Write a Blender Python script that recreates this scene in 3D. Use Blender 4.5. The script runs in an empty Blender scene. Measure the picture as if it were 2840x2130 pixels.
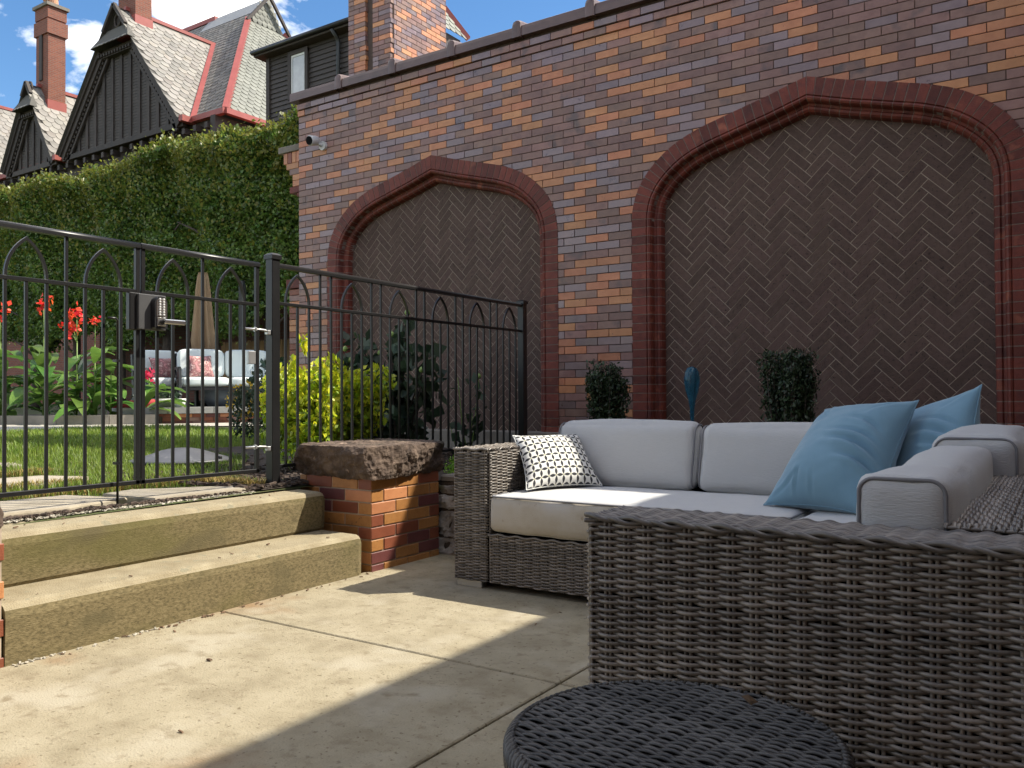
import bpy, math, random
import numpy as np
from mathutils import Vector, Matrix
random.seed(7); rng = np.random.default_rng(7)
S = bpy.context.scene
COL = S.collection
R = math.radians

# ---------------------------------------------------------------- camera
cam = bpy.data.cameras.new('camera'); cam.sensor_width = 36; cam.lens = 36*2320/2840
cam.clip_start = 0.05; cam.clip_end = 3000
co = bpy.data.objects.new('camera', cam); COL.objects.link(co)
YAW, PITCH, ROLL = R(33.5), R(0.83), R(-0.32)
cf = Vector((-math.sin(YAW)*math.cos(PITCH), math.cos(YAW)*math.cos(PITCH), math.sin(PITCH)))
cr = Vector((math.cos(YAW), math.sin(YAW), 0)); cu = cr.cross(cf)
cr, cu = math.cos(ROLL)*cr+math.sin(ROLL)*cu, -math.sin(ROLL)*cr+math.cos(ROLL)*cu
m = Matrix((cr, cu, -cf)).transposed().to_4x4(); m.translation = (0, 0, 0.95)
co.matrix_world = m
S.camera = co

# ---------------------------------------------------------------- sky, sun, exposure
SUN = Vector((0.63, 0.56, 1.0)).normalized()
w = bpy.data.worlds.new('World'); S.world = w; w.use_nodes = True
nt = w.node_tree; N = nt.nodes; LK = nt.links
for n in list(N): N.remove(n)
out = N.new('ShaderNodeOutputWorld'); bg = N.new('ShaderNodeBackground')
sky = N.new('ShaderNodeTexSky'); sky.sky_type = 'NISHITA'; sky.sun_disc = False
sky.sun_elevation = math.asin(SUN.z); sky.sun_rotation = math.atan2(SUN.x, SUN.y)
sky.air_density = 1.0; sky.dust_density = 0.25; sky.ozone_density = 2.0
bg.inputs['Strength'].default_value = 0.105
tc = N.new('ShaderNodeTexCoord'); sp = N.new('ShaderNodeSeparateXYZ'); LK.new(tc.outputs['Generated'], sp.inputs[0])
mz = N.new('ShaderNodeMath'); mz.operation = 'MAXIMUM'; LK.new(sp.outputs['Z'], mz.inputs[0]); mz.inputs[1].default_value = 0.06
ad = N.new('ShaderNodeMath'); ad.operation = 'ADD'; LK.new(mz.outputs[0], ad.inputs[0]); ad.inputs[1].default_value = 0.25
dx = N.new('ShaderNodeMath'); dx.operation = 'DIVIDE'; LK.new(sp.outputs['X'], dx.inputs[0]); LK.new(ad.outputs[0], dx.inputs[1])
dy = N.new('ShaderNodeMath'); dy.operation = 'DIVIDE'; LK.new(sp.outputs['Y'], dy.inputs[0]); LK.new(ad.outputs[0], dy.inputs[1])
cb = N.new('ShaderNodeCombineXYZ'); LK.new(dx.outputs[0], cb.inputs[0]); LK.new(dy.outputs[0], cb.inputs[1])
cb.inputs[2].default_value = 7.7
no = N.new('ShaderNodeTexNoise'); no.inputs['Scale'].default_value = 2.2; no.inputs['Detail'].default_value = 12
no.inputs['Roughness'].default_value = 0.56; no.inputs['Distortion'].default_value = 0.25
LK.new(cb.outputs[0], no.inputs['Vector'])
cl = N.new('ShaderNodeValToRGB'); cl.color_ramp.elements[0].position = 0.505; cl.color_ramp.elements[1].position = 0.60
cl.color_ramp.elements[0].color = (0, 0, 0, 1); cl.color_ramp.elements[1].color = (1, 1, 1, 1)
LK.new(no.outputs['Fac'], cl.inputs['Fac'])
mx = N.new('ShaderNodeMix'); mx.data_type = 'RGBA'; LK.new(cl.outputs['Color'], mx.inputs['Factor'])
hs = N.new('ShaderNodeHueSaturation'); hs.inputs['Saturation'].default_value = 1.22; hs.inputs['Value'].default_value = 1.0
LK.new(sky.outputs['Color'], hs.inputs['Color']); LK.new(hs.outputs['Color'], mx.inputs[6])
mx.inputs[7].default_value = (16.5, 15.6, 14.4, 1)
LK.new(mx.outputs[2], bg.inputs['Color']); LK.new(bg.outputs[0], out.inputs['Surface'])
sl = bpy.data.lights.new('sun', 'SUN'); sl.energy = 4.5; sl.angle = R(0.53); sl.color = (1.0, 0.93, 0.80)
so = bpy.data.objects.new('sun', sl); COL.objects.link(so); so.location = SUN*40
so.rotation_euler = SUN.to_track_quat('Z', 'Y').to_euler()
S.view_settings.view_transform = 'Standard'; S.view_settings.look = 'None'
S.view_settings.gamma = 1; S.view_settings.exposure = 0.9
S.view_settings.use_curve_mapping = False
S.render.resolution_x = 1024; S.render.resolution_y = 768
S.render.engine = 'CYCLES'

# ---------------------------------------------------------------- materials
def hexc(r, g, b):
    f = lambda c: ((c/255+0.055)/1.055)**2.4 if c > 10 else c/255/12.92
    return (f(r), f(g), f(b), 1)
def c4(c): return (c[0], c[1], c[2], 1)
def M(name, cols, rough=0.6, scale=6.0, detail=5, bump=0.0, bscale=60.0, rnd=0.0, hue=0.0, spec=0.5, metal=0.0,
      stretch=(1, 1, 1), bstretch=None, trans=0.0, tcol=None, spots=None, sheen=0.0, coat=0.0, rvar=0.0, world=False):
    m = bpy.data.materials.new(name); m.use_nodes = True
    nt = m.node_tree; N = nt.nodes; L = nt.links; b = N['Principled BSDF']
    tc = N.new('ShaderNodeTexCoord'); mp = N.new('ShaderNodeMapping'); mp.inputs['Scale'].default_value = stretch
    if world:
        ge = N.new('ShaderNodeNewGeometry'); src = ge.outputs['Position']
    else: src = tc.outputs['Object']
    L.new(src, mp.inputs[0])
    no = N.new('ShaderNodeTexNoise'); no.inputs['Scale'].default_value = scale; no.inputs['Detail'].default_value = detail
    no.inputs['Roughness'].default_value = 0.62
    oi = N.new('ShaderNodeObjectInfo')
    va = N.new('ShaderNodeVectorMath'); va.operation = 'ADD'
    sc = N.new('ShaderNodeVectorMath'); sc.operation = 'SCALE'; sc.inputs[0].default_value = (31, 17, 23)
    L.new(oi.outputs['Random'], sc.inputs['Scale']); L.new(mp.outputs[0], va.inputs[0]); L.new(sc.outputs[0], va.inputs[1])
    vec = mp.outputs[0] if world else va.outputs[0]
    L.new(vec, no.inputs['Vector'])
    rp = N.new('ShaderNodeValToRGB'); L.new(no.outputs['Fac'], rp.inputs['Fac'])
    el = rp.color_ramp.elements
    if len(cols) == 1: cols = [cols[0], cols[0]]
    el[0].position = 0.3; el[0].color = c4(cols[0]); el[1].position = 0.7; el[1].color = c4(cols[-1])
    for i, c in enumerate(cols[1:-1]):
        e = el.new(0.3+0.4*(i+1)/(len(cols)-1)); e.color = c4(c)
    colo = rp.outputs['Color']
    if spots:                                   # (colour, scale, threshold): dirt with a shape of its own
        for (sc_, ss, th, soft) in spots:
            n2 = N.new('ShaderNodeTexNoise'); n2.inputs['Scale'].default_value = ss; n2.inputs['Detail'].default_value = 4
            L.new(vec, n2.inputs['Vector'])
            mr = N.new('ShaderNodeMapRange'); mr.inputs['From Min'].default_value = th; mr.inputs['From Max'].default_value = th+soft
            L.new(n2.outputs['Fac'], mr.inputs['Value'])
            mi = N.new('ShaderNodeMix'); mi.data_type = 'RGBA'; L.new(mr.outputs[0], mi.inputs['Factor'])
            L.new(colo, mi.inputs[6]); mi.inputs[7].default_value = c4(sc_); colo = mi.outputs[2]
    if rnd or hue:
        ge2 = N.new('ShaderNodeNewGeometry')
        a = N.new('ShaderNodeMath'); a.operation = 'ADD'; L.new(oi.outputs['Random'], a.inputs[0]); L.new(ge2.outputs['Random Per Island'], a.inputs[1])
        fr = N.new('ShaderNodeMath'); fr.operation = 'FRACT'; L.new(a.outputs[0], fr.inputs[0])
        mr = N.new('ShaderNodeMapRange'); mr.inputs['To Min'].default_value = 1-rnd; mr.inputs['To Max'].default_value = 1+rnd
        L.new(fr.outputs[0], mr.inputs['Value'])
        h = N.new('ShaderNodeHueSaturation'); L.new(mr.outputs[0], h.inputs['Value']); L.new(colo, h.inputs['Color'])
        if hue:
            m7 = N.new('ShaderNodeMath'); m7.operation = 'MULTIPLY'; m7.inputs[1].default_value = 7.31; L.new(fr.outputs[0], m7.inputs[0])
            f7 = N.new('ShaderNodeMath'); f7.operation = 'FRACT'; L.new(m7.outputs[0], f7.inputs[0])
            mh = N.new('ShaderNodeMapRange'); mh.inputs['To Min'].default_value = 0.5-hue; mh.inputs['To Max'].default_value = 0.5+hue
            L.new(f7.outputs[0], mh.inputs['Value']); L.new(mh.outputs[0], h.inputs['Hue'])
        colo = h.outputs['Color']
    L.new(colo, b.inputs['Base Color'])
    b.inputs['Roughness'].default_value = rough; b.inputs['Metallic'].default_value = metal
    if rvar:
        mr = N.new('ShaderNodeMapRange'); mr.inputs['From Min'].default_value = 0.3; mr.inputs['From Max'].default_value = 0.7
        mr.inputs['To Min'].default_value = max(0, rough-rvar); mr.inputs['To Max'].default_value = min(1, rough+rvar)
        L.new(no.outputs['Fac'], mr.inputs['Value']); L.new(mr.outputs[0], b.inputs['Roughness'])
    b.inputs['Specular IOR Level'].default_value = spec
    if sheen: b.inputs['Sheen Weight'].default_value = sheen
    if coat: b.inputs['Coat Weight'].default_value = coat; b.inputs['Coat Roughness'].default_value = 0.105
    if bump:
        bn = N.new('ShaderNodeTexNoise'); bn.inputs['Scale'].default_value = bscale; bn.inputs['Detail'].default_value = 5
        mb = N.new('ShaderNodeMapping'); mb.inputs['Scale'].default_value = bstretch or (1, 1, 1)
        L.new(src, mb.inputs[0]); L.new(mb.outputs[0], bn.inputs['Vector'])
        bu = N.new('ShaderNodeBump'); bu.inputs['Strength'].default_value = min(1, bump); bu.inputs['Distance'].default_value = 0.004*max(1, bump)
        L.new(bn.outputs['Fac'], bu.inputs['Height']); L.new(bu.outputs[0], b.inputs['Normal'])
    if trans:
        t = N.new('ShaderNodeBsdfTranslucent')
        if tcol: t.inputs['Color'].default_value = c4(tcol)
        else: L.new(colo, t.inputs['Color'])
        ms = N.new('ShaderNodeMixShader'); ms.inputs[0].default_value = trans
        L.new(b.outputs[0], ms.inputs[1]); L.new(t.outputs[0], ms.inputs[2])
        L.new(ms.outputs[0], N['Material Output'].inputs['Surface'])
    return m

MT = {}
def add(k, *a, **kw): MT[k] = M(k, *a, **kw)
add('concrete', [(0.2153, 0.1794, 0.1134), (0.2907, 0.2498, 0.1665), (0.341, 0.2979, 0.2082)], rough=0.9, scale=5.5, detail=12, bump=0.9, bscale=140, world=True,
    spots=[((0.2153, 0.122, 0.05384), 1.35, 0.60, 0.14), ((0.1436, 0.1113, 0.0646), 55, 0.60, 0.10), ((0.3517, 0.3122, 0.2297), 3.1, 0.54, 0.16), ((0.2153, 0.1759, 0.1113), 14, 0.56, 0.16)])
add('concrete_tread', [(0.2204, 0.1786, 0.1064), (0.3344, 0.285, 0.1862)], rough=0.92, scale=7, detail=8, bump=1.2, bscale=160, world=True,
    spots=[((0.228, 0.2052, 0.1368), 16, 0.62, 0.06)])
add('concrete_riser', [(0.068, 0.0544, 0.024), (0.16, 0.1256, 0.06), (0.228, 0.1824, 0.096)], rough=0.95, scale=90, detail=12, bump=0.6, bscale=190, world=True,
    stretch=(1, 0.62, 1.3), bstretch=(1, 0.5, 1.6), spots=[((0.105, 0.094, 0.026), 1.9, 0.47, 0.24), ((0.10, 0.082, 0.038), 4.5, 0.54, 0.18)])
add('joint', [(0.03, 0.027, 0.022), (0.06, 0.05, 0.04)], rough=1)
add('soil', [(0.03, 0.022, 0.016), (0.075, 0.055, 0.04)], rough=1, scale=14, bump=2.5, bscale=40)
add('lawn_soil', [(0.05, 0.075, 0.018), (0.10, 0.10, 0.035)], rough=1, scale=5, bump=1.5, bscale=50, world=True)
add('flagstone', [(0.2475, 0.21, 0.15), (0.345, 0.3, 0.225), (0.3, 0.27, 0.225)], rough=0.85, scale=5, bump=0.8, bscale=50, rnd=0.08)
add('path', [(0.3312, 0.3024, 0.252), (0.4032, 0.3744, 0.3168)], rough=0.9, scale=3, bump=0.5)
add('curb', [(0.225, 0.2025, 0.165), (0.3, 0.27, 0.225)], rough=0.9, scale=5, bump=0.6, rnd=0.06)
BR = [add(k, *a, **kw) for k, a, kw in (
    ('brick_brown', ([(0.170, 0.084, 0.064), (0.228, 0.124, 0.098), (0.260, 0.148, 0.120)],), dict(rough=0.46, scale=9, bump=0.25, bscale=220, rnd=0.2, hue=0.010, spec=0.55, rvar=0.1, spots=[((0.1092, 0.0714, 0.0672), 5, 0.60, 0.12)])),
    ('brick_tan', ([(0.4162, 0.1594, 0.06642), (0.5314, 0.2258, 0.1018)],), dict(rough=0.5, scale=10, bump=0.3, bscale=200, rnd=0.14, hue=0.008, spec=0.6, spots=[((0.06199, 0.03542, 0.02657), 60, 0.70, 0.03)])),
    ('brick_plum', ([(0.1517, 0.0943, 0.0902), (0.2214, 0.1476, 0.1476)],), dict(rough=0.36, scale=8, bump=0.15, bscale=200, rnd=0.16, hue=0.010, spec=0.9, rvar=0.12, metal=0.2)),
    ('brick_orange', ([(0.3042, 0.1287, 0.0351), (0.39, 0.1794, 0.0546)],), dict(rough=0.5, scale=20, bump=0.4, bscale=200, rnd=0.12, spots=[((0.156, 0.0702, 0.0234), 70, 0.64, 0.05)])),
    ('brick_red', ([(0.1804, 0.05084, 0.0246), (0.2378, 0.0697, 0.0328)],), dict(rough=0.5, scale=14, bump=0.3, bscale=200, rnd=0.16)),
    ('brick_maroon', ([(0.1062, 0.0323, 0.0306), (0.1403, 0.0442, 0.0408)],), dict(rough=0.45, scale=14, bump=0.3, bscale=200, rnd=0.14)))]
add('arch_red', [(0.098, 0.021, 0.014), (0.155, 0.033, 0.020), (0.088, 0.022, 0.018)], rough=0.58, scale=9, bump=0.6, bscale=120, rnd=0.3, spec=0.35, spots=[((0.255, 0.0765, 0.0425), 8, 0.60, 0.1)])
add('panel_brick', [(0.088, 0.056, 0.045), (0.128, 0.084, 0.069)], rough=0.75, scale=30, bump=1.2, bscale=130, rnd=0.13, hue=0.006, spec=0.2, spots=[((0.01734, 0.01214, 0.01127), 75, 0.645, 0.03)])
add('mortar_dark', [(0.07225, 0.0493, 0.0408), (0.102, 0.07225, 0.0595)], rough=0.95, scale=20)
add('mortar_grey', [(0.187, 0.1573, 0.1318), (0.255, 0.2167, 0.1827)], rough=0.95, scale=20)
add('mortar_light', [(0.3426, 0.2762, 0.21), (0.442, 0.3647, 0.2873)], rough=0.95, scale=20)
add('coping', [(0.085, 0.04675, 0.03825), (0.1275, 0.07225, 0.0612)], rough=0.36, scale=6, bump=0.2, rnd=0.1, spec=0.6)
add('ledge', [(0.16, 0.136, 0.112), (0.232, 0.208, 0.176)], rough=0.9, scale=8, bump=0.8)
add('steel', [(0.00805, 0.00805, 0.0084), (0.0119, 0.0119, 0.01246)], rough=0.36, scale=8, spec=0.45)
add('steel_grey', [(0.05, 0.05, 0.052), (0.065, 0.065, 0.067)], rough=0.45, scale=8, spec=0.6)
add('steel_dark', [(0.010, 0.010, 0.012), (0.018, 0.018, 0.020)], rough=0.4, spec=0.5)
add('chrome', [(0.55, 0.55, 0.54), (0.70, 0.69, 0.66)], rough=0.28, metal=1)
add('galv', [(0.42, 0.42, 0.42), (0.55, 0.55, 0.54)], rough=0.4, metal=0.8)
add('boulder', [(0.036, 0.0252, 0.0198), (0.0945, 0.0648, 0.0477), (0.198, 0.144, 0.1062)], rough=0.95, scale=9, detail=12, bump=4.0, bscale=30, spots=[((0.0405, 0.0342, 0.0225), 6, 0.58, 0.08), ((0.324, 0.234, 0.18), 13, 0.66, 0.06)])
add('fieldstone', [(0.153, 0.1395, 0.126), (0.306, 0.279, 0.252), (0.405, 0.378, 0.342)], rough=0.9, scale=7, detail=9, bump=2.5, bscale=30, rnd=0.2, spots=[((0.117, 0.108, 0.0495), 5, 0.58, 0.1)])
add('wicker', [(0.1069, 0.09137, 0.07776), (0.1993, 0.1731, 0.1477)], rough=0.36, scale=14, rnd=0.42, spec=0.6)
add('wicker_black', [(0.022, 0.021, 0.020), (0.055, 0.053, 0.050)], rough=0.42, scale=9, rnd=0.5, spec=0.38)
add('wicker_back', [(0.008, 0.007, 0.006)], rough=0.95, spec=0.1)
add('cushion', [(0.435, 0.438, 0.438), (0.47, 0.473, 0.472)], rough=0.92, scale=420, detail=3, stretch=(.06, .6, 1), bump=0.5, bscale=320, bstretch=(0.2, 1, 1), sheen=0.2, spec=0.2)
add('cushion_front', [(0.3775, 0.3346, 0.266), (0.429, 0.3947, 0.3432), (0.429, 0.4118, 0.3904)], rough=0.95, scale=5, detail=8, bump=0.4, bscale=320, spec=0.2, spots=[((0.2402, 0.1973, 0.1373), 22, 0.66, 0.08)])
add('cushion_dirty', [(0.46, 0.46, 0.458), (0.50, 0.50, 0.497)], rough=0.92, scale=420, detail=3, stretch=(.06, .5, 1), bump=0.5, bscale=320, bstretch=(0.2, 1, 1), sheen=0.2, spec=0.2)
add('piping', [(0.176, 0.176, 0.188), (0.224, 0.224, 0.236)], rough=0.9, spec=0.2)
add('blue_fabric', [(0.1456, 0.269, 0.3616), (0.1676, 0.2999, 0.4014)], rough=0.85, scale=4, bump=0.25, bscale=400, sheen=0.3, spec=0.25)
add('foot_metal', [(0.55, 0.54, 0.50)], rough=0.4, metal=0.6)
add('yew', [(0.014, 0.030, 0.012), (0.036, 0.062, 0.022)], rough=0.5, scale=5, rnd=0.5, hue=0.02, trans=0.12)
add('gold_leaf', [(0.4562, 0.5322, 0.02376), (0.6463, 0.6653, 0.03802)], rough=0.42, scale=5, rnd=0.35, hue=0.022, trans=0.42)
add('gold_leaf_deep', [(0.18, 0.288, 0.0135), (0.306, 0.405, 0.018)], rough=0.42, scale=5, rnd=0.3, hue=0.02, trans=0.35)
add('hibiscus', [(0.025, 0.052, 0.028), (0.055, 0.085, 0.045)], rough=0.5, scale=4, rnd=0.35, hue=0.02, trans=0.25)
add('bud', [(0.20, 0.32, 0.08), (0.28, 0.38, 0.10)], rough=0.5, rnd=0.2)
add('hedge_leaf', [(0.08438, 0.1519, 0.0315), (0.1744, 0.2644, 0.05063)], rough=0.33, scale=1.2, rnd=0.45, hue=0.025, trans=0.42, spec=0.6)
add('hedge_leaf_young', [(0.1275, 0.17, 0.02125), (0.238, 0.2295, 0.0425)], rough=0.4, scale=3, rnd=0.35, hue=0.03, trans=0.45)
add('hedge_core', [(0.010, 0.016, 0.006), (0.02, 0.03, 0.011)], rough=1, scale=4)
add('bark', [(0.045, 0.035, 0.028), (0.09, 0.07, 0.055)], rough=0.95, scale=12, bump=2, bscale=30)
add('stem', [(0.12, 0.20, 0.04), (0.20, 0.29, 0.06)], rough=0.5)
add('canna_leaf', [(0.0585, 0.135, 0.0288), (0.144, 0.261, 0.045)], rough=0.38, scale=3, rnd=0.35, hue=0.02, trans=0.38)
add('canna_red', [(0.68, 0.030, 0.015), (0.80, 0.08, 0.03)], rough=0.5, rnd=0.2, hue=0.015, trans=0.4)
add('pink', [(0.65, 0.03, 0.09), (0.75, 0.08, 0.16)], rough=0.5, rnd=0.15, trans=0.3)
add('yellow', [(0.70, 0.42, 0.02), (0.80, 0.55, 0.04)], rough=0.5, rnd=0.15, trans=0.3)
add('white_petal', [(0.75, 0.75, 0.72)], rough=0.6, trans=0.3)
add('grass', [(0.128, 0.204, 0.0224), (0.256, 0.336, 0.048)], rough=0.5, scale=0.8, rnd=0.35, hue=0.02, trans=0.4)
add('grass_dry', [(0.28, 0.20, 0.055), (0.40, 0.30, 0.10)], rough=0.7, rnd=0.3, trans=0.25)
add('ground_cover', [(0.16, 0.34, 0.03), (0.28, 0.46, 0.05)], rough=0.5, rnd=0.3, trans=0.35)
add('mulch', [(0.035, 0.024, 0.018), (0.085, 0.06, 0.045)], rough=1, rnd=0.5)
add('gravel', [(0.285, 0.255, 0.2025), (0.45, 0.42, 0.3525)], rough=0.9, rnd=0.35)
add('leaf_litter', [(0.10, 0.06, 0.035), (0.20, 0.13, 0.08)], rough=0.9, rnd=0.3)
add('glass_plain', [(0.05, 0.16, 0.26), (0.10, 0.26, 0.38)], rough=0.06, spec=0.8, coat=0.6)
add('white_plastic', [(0.592, 0.592, 0.584)], rough=0.35)
add('black_gloss', [(0.008, 0.008, 0.009)], rough=0.12, spec=0.7)
add('lens_black', [(0.004, 0.004, 0.005)], rough=0.6, spec=0.05)
add('lid', [(0.055, 0.057, 0.065), (0.085, 0.087, 0.096)], rough=0.45, scale=6, spots=[((0.15, 0.15, 0.155), 9, 0.62, 0.1)])
add('slate', [(0.1537, 0.1445, 0.126), (0.2214, 0.2061, 0.1845), (0.1906, 0.163, 0.1291)], rough=0.6, scale=2.2, bump=0.5, bscale=20, rnd=0.22, hue=0.012)
add('slate_green', [(0.1323, 0.1384, 0.1137), (0.1783, 0.1815, 0.1537)], rough=0.62, scale=2.2, bump=0.5, bscale=20, rnd=0.16)
add('roof_base', [(0.10, 0.095, 0.085)], rough=0.9)
add('red_metal', [(0.272, 0.06, 0.048), (0.336, 0.084, 0.068)], rough=0.5, scale=2, rnd=0.05)
add('dark_wood', [(0.034, 0.025, 0.021), (0.050, 0.038, 0.032)], rough=0.7, scale=6, rnd=0.2, bump=0.3)
add('dark_siding', [(0.046, 0.037, 0.033), (0.062, 0.051, 0.046)], rough=0.7, scale=3, rnd=0.12)
add('copper_grey', [(0.30, 0.30, 0.30), (0.38, 0.38, 0.37)], rough=0.5)
add('clay_pot', [(0.44, 0.224, 0.128), (0.52, 0.288, 0.176)], rough=0.8)
add('cedar', [(0.20, 0.12, 0.055), (0.30, 0.19, 0.09)], rough=0.85, scale=6, rnd=0.2, stretch=(4, 4, 0.5))
add('tan_canvas', [(0.27, 0.18, 0.105), (0.34, 0.235, 0.14)], rough=0.9, scale=3, bump=0.3)
add('pale_cushion', [(0.58, 0.64, 0.63), (0.66, 0.71, 0.69)], rough=0.9, scale=3)
add('bluegrey_pot', [(0.085, 0.10, 0.125), (0.12, 0.14, 0.165)], rough=0.5)
add('red_cloth', [(0.42, 0.04, 0.045), (0.50, 0.07, 0.07)], rough=0.9)
add('floral', [(0.62, 0.30, 0.30), (0.20, 0.08, 0.08), (0.78, 0.55, 0.50)], rough=0.9, scale=14, detail=3)
add('bluestone', [(0.17, 0.17, 0.1615), (0.255, 0.2507, 0.2338)], rough=0.85, scale=4, bump=0.6, rnd=0.1)
add('window_glass', [(0.30, 0.33, 0.36), (0.42, 0.45, 0.47)], rough=0.08, spec=0.9)
add('white_paint', [(0.66, 0.66, 0.64), (0.74, 0.74, 0.72)], rough=0.6)

glass_blue_m = bpy.data.materials.new('glass_blue'); glass_blue_m.use_nodes = True
q_ = glass_blue_m.node_tree.nodes['Principled BSDF']; q_.inputs['Base Color'].default_value = (0.06, 0.24, 0.36, 1); q_.inputs['Roughness'].default_value = 0.05
q_.inputs['Transmission Weight'].default_value = 0.75; q_.inputs['IOR'].default_value = 1.35; MT['glass_blue'] = glass_blue_m
def brickmat(name, c1, c2, mort, bw=0.215, bh=0.068, msize=0.009, rough=0.8):
    m = bpy.data.materials.new(name); m.use_nodes = True
    nt = m.node_tree; N = nt.nodes; L = nt.links; b = N['Principled BSDF']
    ge = N.new('ShaderNodeNewGeometry'); sp = N.new('ShaderNodeSeparateXYZ'); L.new(ge.outputs['Position'], sp.inputs[0])
    a = N.new('ShaderNodeMath'); a.operation = 'ADD'; L.new(sp.outputs['X'], a.inputs[0]); L.new(sp.outputs['Y'], a.inputs[1])
    cb = N.new('ShaderNodeCombineXYZ'); L.new(a.outputs[0], cb.inputs[0]); L.new(sp.outputs['Z'], cb.inputs[1])
    bt = N.new('ShaderNodeTexBrick'); L.new(cb.outputs[0], bt.inputs['Vector'])
    bt.inputs['Color1'].default_value = c4(c1); bt.inputs['Color2'].default_value = c4(c2); bt.inputs['Mortar'].default_value = c4(mort)
    bt.inputs['Scale'].default_value = 1; bt.inputs['Mortar Size'].default_value = msize; bt.inputs['Brick Width'].default_value = bw
    bt.inputs['Row Height'].default_value = bh
    L.new(bt.outputs['Color'], b.inputs['Base Color']); b.inputs['Roughness'].default_value = rough
    bu = N.new('ShaderNodeBump'); bu.inputs['Strength'].default_value = 0.6; bu.inputs['Distance'].default_value = 0.01; bu.invert = True
    L.new(bt.outputs['Fac'], bu.inputs['Height']); L.new(bu.outputs[0], b.inputs['Normal'])
    MT[name] = m
brickmat('red_brickwork', (0.17, 0.045, 0.025), (0.235, 0.068, 0.036), (0.17, 0.115, 0.09))
brickmat('shaded_brickwork', (0.085, 0.024, 0.014), (0.12, 0.036, 0.02), (0.075, 0.05, 0.04))  # brick colour darkened to carry the deep shade behind the hedge
brickmat('iron_brickwork', (0.15, 0.08, 0.06), (0.34, 0.17, 0.075), (0.08, 0.055, 0.045))

# ---------------------------------------------------------------- geometry helpers
WL = {}                                         # world position of every object's origin
def link(o, parent=None, world=(0, 0, 0)):
    COL.objects.link(o); o.location = world
    WL[o.name] = Vector(world)
    if parent is not None:
        o.parent = parent; o.matrix_parent_inverse = Matrix.Translation(-WL[parent.name])
    return o
def tag(o, label=None, cat=None, group=None, kind=None):
    if label: o['label'] = label
    if cat: o['category'] = cat
    if group: o['group'] = group
    if kind: o['kind'] = kind
    return o
def thing(name, label, cat, loc, group=None):
    o = bpy.data.objects.new(name, None); o.empty_display_size = 0.1
    link(o, None, loc); return tag(o, label, cat, group)
def mesh(name, V, F, mats, fm=None, smooth=False):
    me = bpy.data.meshes.new(name)
    V = np.asarray(V, dtype=np.float32).reshape(-1, 3)
    if isinstance(F, np.ndarray):
        n, k = F.shape
        me.vertices.add(len(V)); me.vertices.foreach_set('co', V.ravel())
        me.loops.add(n*k); me.loops.foreach_set('vertex_index', F.astype(np.int32).ravel())
        me.polygons.add(n); me.polygons.foreach_set('loop_start', np.arange(0, n*k, k, dtype=np.int32))
        me.polygons.foreach_set('loop_total', np.full(n, k, dtype=np.int32))
        me.update(calc_edges=True)
    else:
        me.from_pydata([tuple(map(float, v)) for v in V], [], F)
    for k in (mats if isinstance(mats, (list, tuple)) else [mats]): me.materials.append(MT[k])
    if fm is not None: me.polygons.foreach_set('material_index', np.asarray(fm, dtype=np.int32))
    if smooth: me.polygons.foreach_set('use_smooth', np.ones(len(me.polygons), dtype=bool))
    me.update()
    return me
def obj(name, V, F, mats, parent=None, fm=None, smooth=False, kind=None, **tg):
    V = np.asarray(V, dtype=np.float64).reshape(-1, 3)
    lo, hi = V.min(0), V.max(0); o0 = np.array([(lo[0]+hi[0])/2, (lo[1]+hi[1])/2, lo[2]])
    me = mesh(name, V-o0, F, mats, fm, smooth)
    o = bpy.data.objects.new(name, me); link(o, parent, tuple(o0))
    return tag(o, kind=kind, **tg)
class B:
    """collects shapes in world coordinates"""
    def __init__(s): s.V = []; s.F = []; s.m = []; s.n = 0
    def add(s, V, F, m=0):
        s.V.extend([tuple(v) for v in V]); k = s.n
        s.F.extend([tuple(i+k for i in f) for f in F]); s.m.extend([m]*len(F)); s.n += len(V); return s
    def box(s, a, b, m=0):
        (x0, y0, z0), (x1, y1, z1) = a, b
        V = [(x0,y0,z0),(x1,y0,z0),(x1,y1,z0),(x0,y1,z0),(x0,y0,z1),(x1,y0,z1),(x1,y1,z1),(x0,y1,z1)]
        return s.add(V, [(0,3,2,1),(4,5,6,7),(0,1,5,4),(1,2,6,5),(2,3,7,6),(3,0,4,7)], m)
    def cbox(s, a, b, c=0.004, m=0):                # chamfered box
        V, F = cbox(a, b, c); return s.add(V, F, m)
    def prism(s, poly, axis, lo, hi, m=0):
        V, F = prism(poly, axis, lo, hi); return s.add(V, F, m)
    def tube(s, P, r, n=8, m=0, cap=True):
        V, F = tube(P, r, n, cap); return s.add(V, F, m)
    def lathe(s, prof, c, n=20, m=0):
        V, F = lathe(prof, c, n); return s.add(V, F, m)
    def obj(s, name, mats, parent=None, smooth=False, **kw):
        return obj(name, s.V, s.F, mats, parent, fm=s.m if isinstance(mats, (list, tuple)) and len(mats) > 1 else None, smooth=smooth, **kw)
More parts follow.
